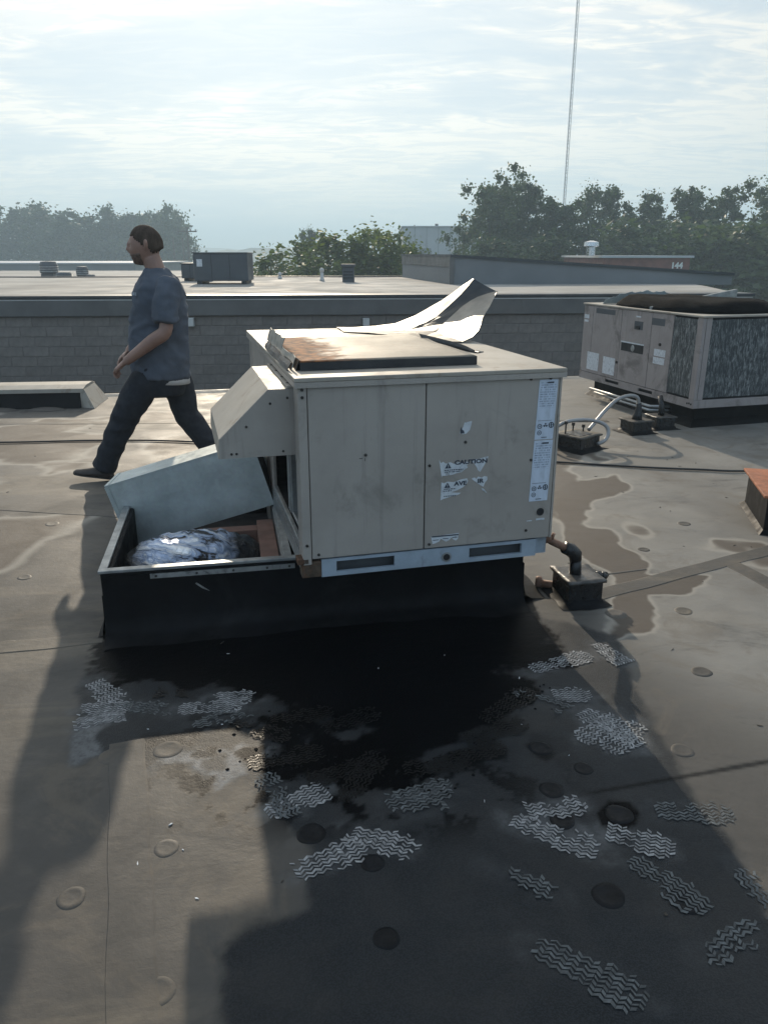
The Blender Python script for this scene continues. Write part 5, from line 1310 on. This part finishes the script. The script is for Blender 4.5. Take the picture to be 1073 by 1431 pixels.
def trunk_mesh(seed, th, h, r0, blobs):
    r_ = random.Random(seed); mb = MB(); top = th + h * .62
    mb.tube([(0, 0, -.3), (.05 * r_.uniform(-1, 1), 0, th * .5), (r_.uniform(-.2, .2), r_.uniform(-.2, .2), th), (0, 0, top)], [r0 * 1.25, r0, r0 * .85, r0 * .2], 9)
    for (bx, by, bz, br) in blobs[::2]:
        z0 = th + min(bz, h * .55) * r_.uniform(.2, .6)
        mb.tube([(0, 0, z0), (bx * .45, by * .45, th + bz * .62), (bx * .92, by * .92, th + bz * .97)], [r0 * .38, r0 * .22, r0 * .06], 6)
    return mb.mesh('trunk')
TREE = {}
def variant(key, seed, w, h, th, nb, per, leaf, m, r0=.28, **kw):
    cm, bl = crown_mesh(seed, w, h, nb, per, leaf, **kw); cm.materials.append(M[m])
    tm = trunk_mesh(seed, th, h, r0, bl); tm.materials.append(M['bark']); TREE[key] = (cm, tm, th, h)
variant('tall_a', 1, 8.0, 11.5, 2.2, 26, 760, .15, 'leaf'); variant('tall_b', 2, 6.6, 11.6, 2.2, 24, 760, .15, 'leaf')
variant('tall_c', 3, 9.5, 11.0, 2.2, 28, 760, .155, 'leaf'); variant('tall_d', 4, 5.6, 11.8, 2.2, 22, 760, .145, 'leaf')
variant('far_a', 5, 13, 11.5, 1.5, 30, 560, .27, 'leaf_far'); variant('far_b', 6, 11, 12, 1.5, 28, 560, .27, 'leaf_far')
variant('bush_a', 7, 6.5, 6.0, 1.2, 20, 620, .105, 'leaf_light', r0=.16, hang=1.3); variant('bush_b', 8, 5.5, 6.8, 1.4, 20, 620, .105, 'leaf_light', r0=.16, hang=1.6)
variant('bush_c', 9, 6.0, 4.6, .6, 18, 620, .11, 'leaf', r0=.14)
variant('bright', 10, 2.2, 2.6, .7, 14, 500, .028, 'leaf_bright', r0=.06)
def tree(key, x, y, ztop, lab, group, sx=1.0, rz=0.0, name='tree', cat='tree'):
    """ztop: height of the crown's top; scaled so that it stands on the ground"""
    cm, tm, th, h = TREE[key]; k = (ztop - GROUND_Z) / (th + h * 1.02)
    o = empty(name, (x, y, GROUND_Z), rz); tag(o, lab, cat, group)
    c = bpy.data.objects.new('crown', cm); COL.objects.link(c); c.parent = o; c.location = (0, 0, th * k); c.scale = (k * sx, k * sx, k)
    t = bpy.data.objects.new('trunk', tm); COL.objects.link(t); t.parent = o; t.scale = (k, k, k)
    return o
G1 = 'tall trees behind the red brick building at the right'
tree('tall_c', 9.6, 70, 8.4, 'broad leafy tree, leftmost of the tall trees at the right', G1, .82, .3)
tree('tall_a', 11.8, 72, 8.5, 'second tall tree from the left in the right tree row', G1, .95, 1.9)
tree('tall_b', 14.9, 69, 7.0, 'lower rounded tree just right of the radio mast', G1, 1.15, 4.0)
tree('tall_a', 18.6, 71, 8.1, 'tree with a round top in the middle of the right tree row', G1, .85, 3.0)
tree('tall_d', 22.4, 70, 7.3, 'slim tree behind the house number on the brick building', G1, 1.0, .8)
tree('tall_b', 26.0, 70, 8.0, 'tall upright tree, third from the right edge', G1, .95, 2.2)
tree('tall_d', 29.3, 71, 8.1, 'slender tree, second from the right edge', G1, 1.05, 5.1)
tree('tall_c', 33.4, 70, 8.3, 'tree cut off by the right edge of the picture', G1, .9, 1.1)
tree('tall_b', 38.5, 72, 8.0, 'tree beyond the right edge of the right tree row', G1, 1.1, 2.8)
G1b = 'lower trees under the right tree row'
tree('bush_c', 8.7, 62, 2.9, 'bushy dark shrub below the leftmost tall tree at the right', G1b, .95, .3, 'shrub', 'shrub')
tree('bush_c', 10.6, 60, 3.0, 'bushy dark shrub left of the red brick building', G1b, 1.2, 2.0, 'shrub', 'shrub')
tree('bush_c', 19.5, 62, 4.2, 'dark shrub directly behind the red brick building', G1b, 1.5, 3.0, 'shrub', 'shrub')
tree('bush_c', 24.5, 60, 4.0, 'dark shrub right of the red brick building', G1b, 1.6, 4.0, 'shrub', 'shrub')
tree('bush_c', 29.5, 58, 3.6, 'dark shrub near the right edge below the slender trees', G1b, 1.6, 5.0, 'shrub', 'shrub')
G2 = 'willow like shrubs in the middle'
tree('bush_a', -4.2, 44, 2.75, 'light green willow like shrub, leftmost of the middle clump', G2, 1.45, .4, 'shrub', 'shrub')
tree('bush_b', -1.6, 46, 3.4, 'light green willow like shrub in the middle of the clump', G2, 1.6, 1.9, 'shrub', 'shrub')
tree('bush_a', .25, 45, 3.2, 'light green drooping shrub in front of the tall pale building', G2, 1.0, 3.6, 'shrub', 'shrub')
tree('tall_a', -8.3, 90, 5.0, 'single dark round tree left of the willow like shrubs', 'middle trees', .62, 2.2)
tree('bush_c', -6.0, 58, 1.2, 'low dark shrub below the single dark round tree', 'middle trees', 1.1, 2.2, 'shrub', 'shrub')
tree('bright', 8.35, 15.2, 1.52, 'bright green leafy tree top peeking up at the right edge behind the rear unit', None, .62, .5)
G3 = 'hazy tree line at the left'
for i, (x, zt_, key, sx) in enumerate(((-76, 9.8, 'far_a', 1.2), (-66, 9.6, 'far_b', 1.4), (-57, 9.7, 'far_a', 1.2), (-50.5, 8.9, 'far_b', 1.35), (-44, 9.0, 'far_a', 1.1), (-38.5, 8.7, 'far_b', 1.25), (-34.0, 9.0, 'far_a', .95))):
    labs = ['hazy tree beyond the left edge of the left tree line', 'hazy tree at the very left edge of the picture', 'highest hazy tree near the left edge of the tree line', 'third hazy tree from the left edge', 'middle hazy tree of the left tree line', 'hazy tree directly left of the man\'s head', 'rounded hazy tree behind the man\'s head at the right end of the left tree line']
    tree(key, x * 1.2, 154 + (i % 3) * 4, 1.62 + (zt_ - .5 - 1.62) * 1.2, labs[i], G3, sx, i * 1.3)

# ================================================================== THE WALKING MAN
def remesh(o, vox, smooth=8):
    m = o.modifiers.new('r', 'REMESH'); m.mode = 'VOXEL'; m.voxel_size = vox; m.use_smooth_shade = True
    s_ = o.modifiers.new('s', 'SMOOTH'); s_.factor = .5; s_.iterations = smooth
    bake(o); o.data.shade_smooth(); return o
def wrinkle(o, amp, f, seed=0, zlo=-9, zhi=9):
    me = o.data; me.update()
    n = len(me.vertices); co = np.empty(n * 3, np.float32); no = np.empty(n * 3, np.float32)
    me.vertices.foreach_get('co', co); me.vertex_normals.foreach_get('vector', no)
    co = co.reshape(-1, 3); no = no.reshape(-1, 3)
    for i in range(n):
        x, y, z = co[i]; d = mnoise.noise((x * f * .8 + z * f * .6, y * f, z * f * 1.5 + seed)); d2 = mnoise.noise((x * f * 2.2, y * f * 2.2, z * f * 2.6 + seed))
        co[i] += no[i] * (amp * (1 - abs(d) * 2.2) * .6 + amp * .4 * d2)
    me.vertices.foreach_set('co', co.reshape(-1)); me.update()
def ell(c, rx, ry, n=20, tilt=0.0, lean=0.0):
    out = []
    for k in range(n):
        a = 2 * math.pi * k / n; x, y = rx * math.cos(a), ry * math.sin(a)
        out.append((c[0] + x, c[1] + y, c[2] + x * tilt + y * lean))
    return out
def build_person():
    B = Vector((-1.75, 5.68, 0)); P = empty('person', tuple(B)); HS = 1.07
    tag(P, 'man in blue grey t-shirt and dark trousers walking left, hands held in front', 'person')
    def loc(mb): mb.v = [(p[0] - B.x, p[1] - B.y, p[2]) for p in mb.v]; return mb
    yc = 5.70
    # ---- head, neck, arms and hands: one continuous skin
    s_ = MB()
    hc = Vector((-1.668, yc, 1.678)); rows = []; nu, nv = 28, 22
    fwd = Vector((-1, -.10, -.10)).normalized(); up = (Vector((0, 0, 1)) - fwd * fwd.z).normalized(); side = up.cross(fwd)
    def head_pt(a, e, g=1.0):
        """a azimuth from face front, e elevation"""
        ca, sa, ce, se = math.cos(a), math.sin(a), math.cos(e), math.sin(e)
        f, l, h = ca * ce, sa * ce, se
        fl = .103 * f * (1.06 if f < 0 else 1.0); sd = .078 * l; ht = .122 * h
        low = max(0, -h)
        fl += .020 * low * (1 if f > 0 else -.6) * ce ** .5; sd *= 1 - .30 * low ** 1.4
        if f < 0 and h < -.2: fl *= .78
        fr = max(0, f) ** 6
        if f > 0:
            b_ = abs(a)
            nose = math.exp(-(a / .16) ** 2) * math.exp(-((e + .10) / .20) ** 2) * .021 + math.exp(-(a / .10) ** 2) * math.exp(-((e - .10) / .26) ** 2) * .010
            brow = math.exp(-(a / .55) ** 2) * math.exp(-((e - .26) / .10) ** 2) * .010
            eye = -.010 * math.exp(-((b_ - .36) / .17) ** 2) * math.exp(-((e - .10) / .11) ** 2)
            lip = .008 * math.exp(-(a / .28) ** 2) * (math.exp(-((e + .47) / .05) ** 2) + math.exp(-((e + .60) / .05) ** 2)); chin = .020 * math.exp(-(a / .40) ** 2) * math.exp(-((e + .95) / .20) ** 2)
            fl += nose + brow + eye + lip + chin
        return hc + (fwd * fl + side * sd + up * ht) * (g * HS)
    for j in range(nv):
        e = -math.pi / 2 + math.pi * (j + .5) / nv; rows.append([head_pt(2 * math.pi * k / nu - math.pi, e) for k in range(nu)])
    s_.loft(rows)
    for sg in (-1, 1):
        c = hc + side * (.077 * sg) + fwd * -.012 + up * .005
        s_.tube([c + up * -.034, c + up * -.012 + side * .012 * sg - fwd * .006, c + up * .014 + side * .016 * sg - fwd * .012, c + up * .036 + side * .008 * sg - fwd * .01], [.008, .010, .012, .008], 8)
    s_.tube([(-1.595, yc, 1.40), (-1.606, yc, 1.50), (-1.636, yc, 1.60)], [.088, .070, .064], 14)
    def arm(sh, el, wr, hd, sgn):
        ap = catmull([sh, Vector(sh).lerp(Vector(el), .5), Vector(el), Vector(el).lerp(Vector(wr), .3), Vector(wr)], 17)
        s_.tube(ap, [.050, .050, .050, .050, .050, .049, .048, .047, .047, .048, .049, .049, .048, .045, .040, .035, .031], 14)
        w = Vector(wr); d = (Vector(hd) - w).normalized(); lat = Vector((0, 1, 0)); lat = (lat - d * lat.dot(d)).normalized(); pal = d.cross(lat)
        palm = w + d * .045
        s_.loft([[w + d * t + lat * (wl * math.cos(q)) + pal * (wp * math.sin(q)) for q in [2 * math.pi * k / 12 for k in range(12)]] for t, wl, wp in ((-.01, .027, .022), (.02, .034, .019), (.06, .043, .017), (.095, .041, .014))])
        for i, (off, ln) in enumerate(((-.031, .068), (-.011, .078), (.011, .074), (.030, .058))):
            b0 = w + d * .088 + lat * off
            p1 = b0 + d * ln * .42 + pal * .008 * sgn; p2 = p1 + d * ln * .22 + pal * ln * .34 * sgn; p3 = p2 - d * ln * .10 + pal * ln * .32 * sgn
            s_.tube([b0, p1, p2, p3], [.0098, .0095, .0088, .0072], 8)
        t0 = w + d * .03 - lat * .034; s_.tube([t0, t0 + d * .03 - lat * .022 + pal * .008 * sgn, t0 + d * .058 - lat * .020 + pal * .024 * sgn], [.0125, .011, .0085], 8)
    arm((-1.505, 5.53, 1.36), (-1.515, 5.455, 1.115), (-1.815, 5.47, .905), (-1.90, 5.50, .845), 1)
    arm((-1.640, 5.86, 1.36), (-1.735, 5.955, 1.12), (-1.870, 5.72, .945), (-1.93, 5.66, .885), 1)
    # hips and legs inside the clothes, so that the body is whole
    s_.loft([ell((-1.60, yc, 1.40), .11, .19), ell((-1.62, yc, 1.15), .15, .16), ell((-1.62, yc, .90), .15, .165)])
    HL, KL, AL = (-1.665, 5.61, .86), (-1.925, 5.60, .455), (-2.105, 5.61, .108)
    HR, KR, AR = (-1.585, 5.79, .86), (-1.505, 5.81, .455), (-1.300, 5.81, .15)
    s_.tube([HL, KL, AL], [.085, .055, .036], 10); s_.tube([HR, KR, AR], [.085, .055, .036], 10)
    body = loc(s_).build('body', M['skin'], P); remesh(body, .0065, 5)
    # ---- t-shirt
    t = MB()
    secs = [(.765, -1.640, .206, .195), (.83, -1.640, .206, .196), (.93, -1.638, .208, .192), (1.04, -1.636, .212, .186), (1.14, -1.625, .205, .186), (1.24, -1.612, .195, .200), (1.33, -1.604, .182, .214), (1.40, -1.600, .158, .214), (1.455, -1.600, .128, .175), (1.495, -1.604, .100, .118), (1.525, -1.606, .080, .084)]
    t.loft([ell((x, yc, z), rx, ry, 30, tilt=-.05 if z < 1 else 0) for z, x, rx, ry in secs])
    def sleeve(sh, el, k1):
        sh, el = Vector(sh), Vector(el); e = sh.lerp(el, k1); t.tube([sh + (sh - el).normalized() * .03 + Vector((0, (yc - sh.y) * .35, 0)), sh.lerp(el, .25), e], [.090, .088, .086], 16)
    sleeve((-1.495, 5.505, 1.395), (-1.515, 5.455, 1.115), .80); sleeve((-1.640, 5.885, 1.395), (-1.735, 5.955, 1.12), .72)
    shirt = loc(t).build('t_shirt', M['shirt'], P); remesh(shirt, .012, 5); wrinkle(shirt, .015, 9, 3)
    # pale chest print, laid on the cloth
    bpy.context.view_layer.update(); rows = []
    for z in (1.372, 1.362, 1.350):
        row = []
        for x in (-1.765, -1.745, -1.725, -1.705):
            hit, p, nrm, fi = shirt.ray_cast(Vector((x - B.x, -1.0, z)), Vector((0, 1, 0)))
            row.append(p + nrm * .003 if hit else Vector((x - B.x, -.17, z)))
        rows.append(row)
    m = MB(); m.sheet(rows); m.build('chest_logo', M['logo_print'], shirt)
    u = MB(); u.loft([ell((-1.612, yc, .735), .178, .176, 30, tilt=-.10), ell((-1.622, yc, .80), .180, .176, 30, tilt=-.05)]); loc(u).build('undershirt', M['undershirt'], P, smooth=True)
    # ---- trousers
    q = MB()
    q.loft([ell((-1.625, yc, .92), .150, .150, 24), ell((-1.625, yc, .84), .168, .170, 24), ell((-1.632, yc, .74), .176, .178, 24), ell((-1.64, yc, .64), .150, .165, 24)])
    def leg(h, k, a, hem):
        h, k, a = Vector(h), Vector(k), Vector(a); d = (a - k).normalized()
        q.tube([h + Vector((.02, 0, -.02)), h.lerp(k, .42), k, k.lerp(a, .45), a.lerp(k, .14), a + d * .02], [.104, .112, .094, .086, .083, .088], 18)
    leg(HL, KL, AL, 0); leg(HR, KR, AR, 0)
    tr = loc(q).build('trousers', M['trouser'], P); remesh(tr, .012, 4); wrinkle(tr, .012, 6.5, 8)
    # ---- shoes
    def shoe(ank, heel, toe, nm='shoe'):
        ank, heel, toe = Vector(ank), Vector(heel), Vector(toe); d = (toe - heel).normalized(); lat = Vector((0, 1, 0)); upv = d.cross(lat).normalized()
        if upv.z < 0: upv = -upv
        L0 = (toe - heel).length; m = MB(); rings = []; so = MB(); rs = []
        for f, w, h in ((-.02, .022, .05), (.04, .037, .085), (.20, .041, .105), (.38, .043, .088), (.60, .050, .066), (.80, .049, .052), (.95, .035, .040), (1.01, .014, .026)):
            c = heel + d * (f * L0); rings.append([c + lat * (w * math.cos(a)) + upv * (.020 + max(0, math.sin(a)) * (h - .018) + min(0, math.sin(a)) * .006) for a in [2 * math.pi * k / 16 for k in range(16)]])
            rs.append([c + lat * (w * 1.07 * math.cos(a)) + upv * (.011 + .0105 * math.sin(a)) for a in [2 * math.pi * k / 16 for k in range(16)]])
        m.loft(rings); m.tube([ank + Vector((0, 0, .06)), ank, heel + d * (.2 * L0) + upv * .05], [.050, .050, .045], 12)
        sh = loc(m).build(nm, M['shoe'], P, smooth=True); so.loft(rs); loc(so).build('sole', M['sole'], sh, smooth=True)
    shoe(AL, (-2.055, 5.61, .003), (-2.337, 5.60, .045))
    shoe(AR, (-1.255, 5.81, .095), (-1.495, 5.81, .004))
    # ---- hair: cap over the skull, short beard
    def patch(nm, cond, g, m, e0=None):
        h = MB(); V = {}; fs = []
        na, ne = 48, 40
        gg = lambda a, e: g if e0 is None else 1.003 + (g - 1.003) * float(sstep(0, .55, np.array(e - e0(a))))
        pts = [[head_pt(2 * math.pi * k / na - math.pi, -math.pi / 2 + math.pi * (j + .5) / ne, gg(2 * math.pi * k / na - math.pi, -math.pi / 2 + math.pi * (j + .5) / ne) + .010 * mnoise.noise((k * .9, j * .9, 2))) for k in range(na)] for j in range(ne)]
        for j in range(ne - 1):
            for k in range(na):
                a = 2 * math.pi * (k + .5) / na - math.pi; e = -math.pi / 2 + math.pi * (j + 1) / ne
                if cond(a, e): fs.append(((j, k), (j, (k + 1) % na), (j + 1, (k + 1) % na), (j + 1, k)))
        ids = {}
        for f in fs:
            for c in f:
                if c not in ids: ids[c] = len(h.v); h.v.append(tuple(pts[c[0]][c[1]]))
            h.f.append(tuple(ids[c] for c in f))
        if nm == 'hair':
            top = len(h.v); h.v.append(tuple(head_pt(0, math.pi / 2, g))); ring = [ids[(ne - 1, k)] for k in range(na)]
            for k in range(na): h.f.append((ring[k], ring[(k + 1) % na], top))
        return loc(h).build(nm, M[m], P, smooth=True, solid=.006 if nm == 'hair' else .004)
    hl = lambda a: (.60 if abs(a) < .8 else (.60 - (abs(a) - .8) * .75 if abs(a) < 1.45 else (.11 - (abs(a) - 1.45) * .75 if abs(a) < 2.1 else -.38 - .05 * math.cos(a * 3)))) + .05 * mnoise.noise((a * 4, 1, 7))
    patch('hair', lambda a, e: e > hl(a), 1.045, 'hair', hl)
    patch('beard', lambda a, e: (-1.25 < e < -.36 and abs(a) < 1.35 and not (abs(a) < .22 and -.62 < e < -.44)), 1.006, 'beard')
    for sg in (-1, 1):
        c = head_pt(.36 * sg, .10, .960); e_ = MB(); e_.lathe([(.001, -.010), (.007, -.007), (.009, 0), (.007, .007), (.001, .010)], tuple(c), 10, 'x'); loc(e_).build('eye', M['white_box'], P, smooth=True)
    return P
build_person()

# ================================================================== HAZE
def build_haze():
    mb = MB(); mb.box(-1510, 1510, -310, 2410, GROUND_Z - 1.6, 64)
    m = bpy.data.materials.new('morning_haze'); m.use_nodes = True; nt = m.node_tree; nt.nodes.clear()
    out = nt.nodes.new('ShaderNodeOutputMaterial'); v = nt.nodes.new('ShaderNodeVolumePrincipled')
    v.inputs['Color'].default_value = (.62, .80, .94, 1); v.inputs['Density'].default_value = HAZE; v.inputs['Anisotropy'].default_value = .2
    nt.links.new(v.outputs[0], out.inputs['Volume'])
    tag(mb.build('haze', m), 'pale morning haze in the air', None, None, 'stuff')
HAZE = .0021
build_haze()
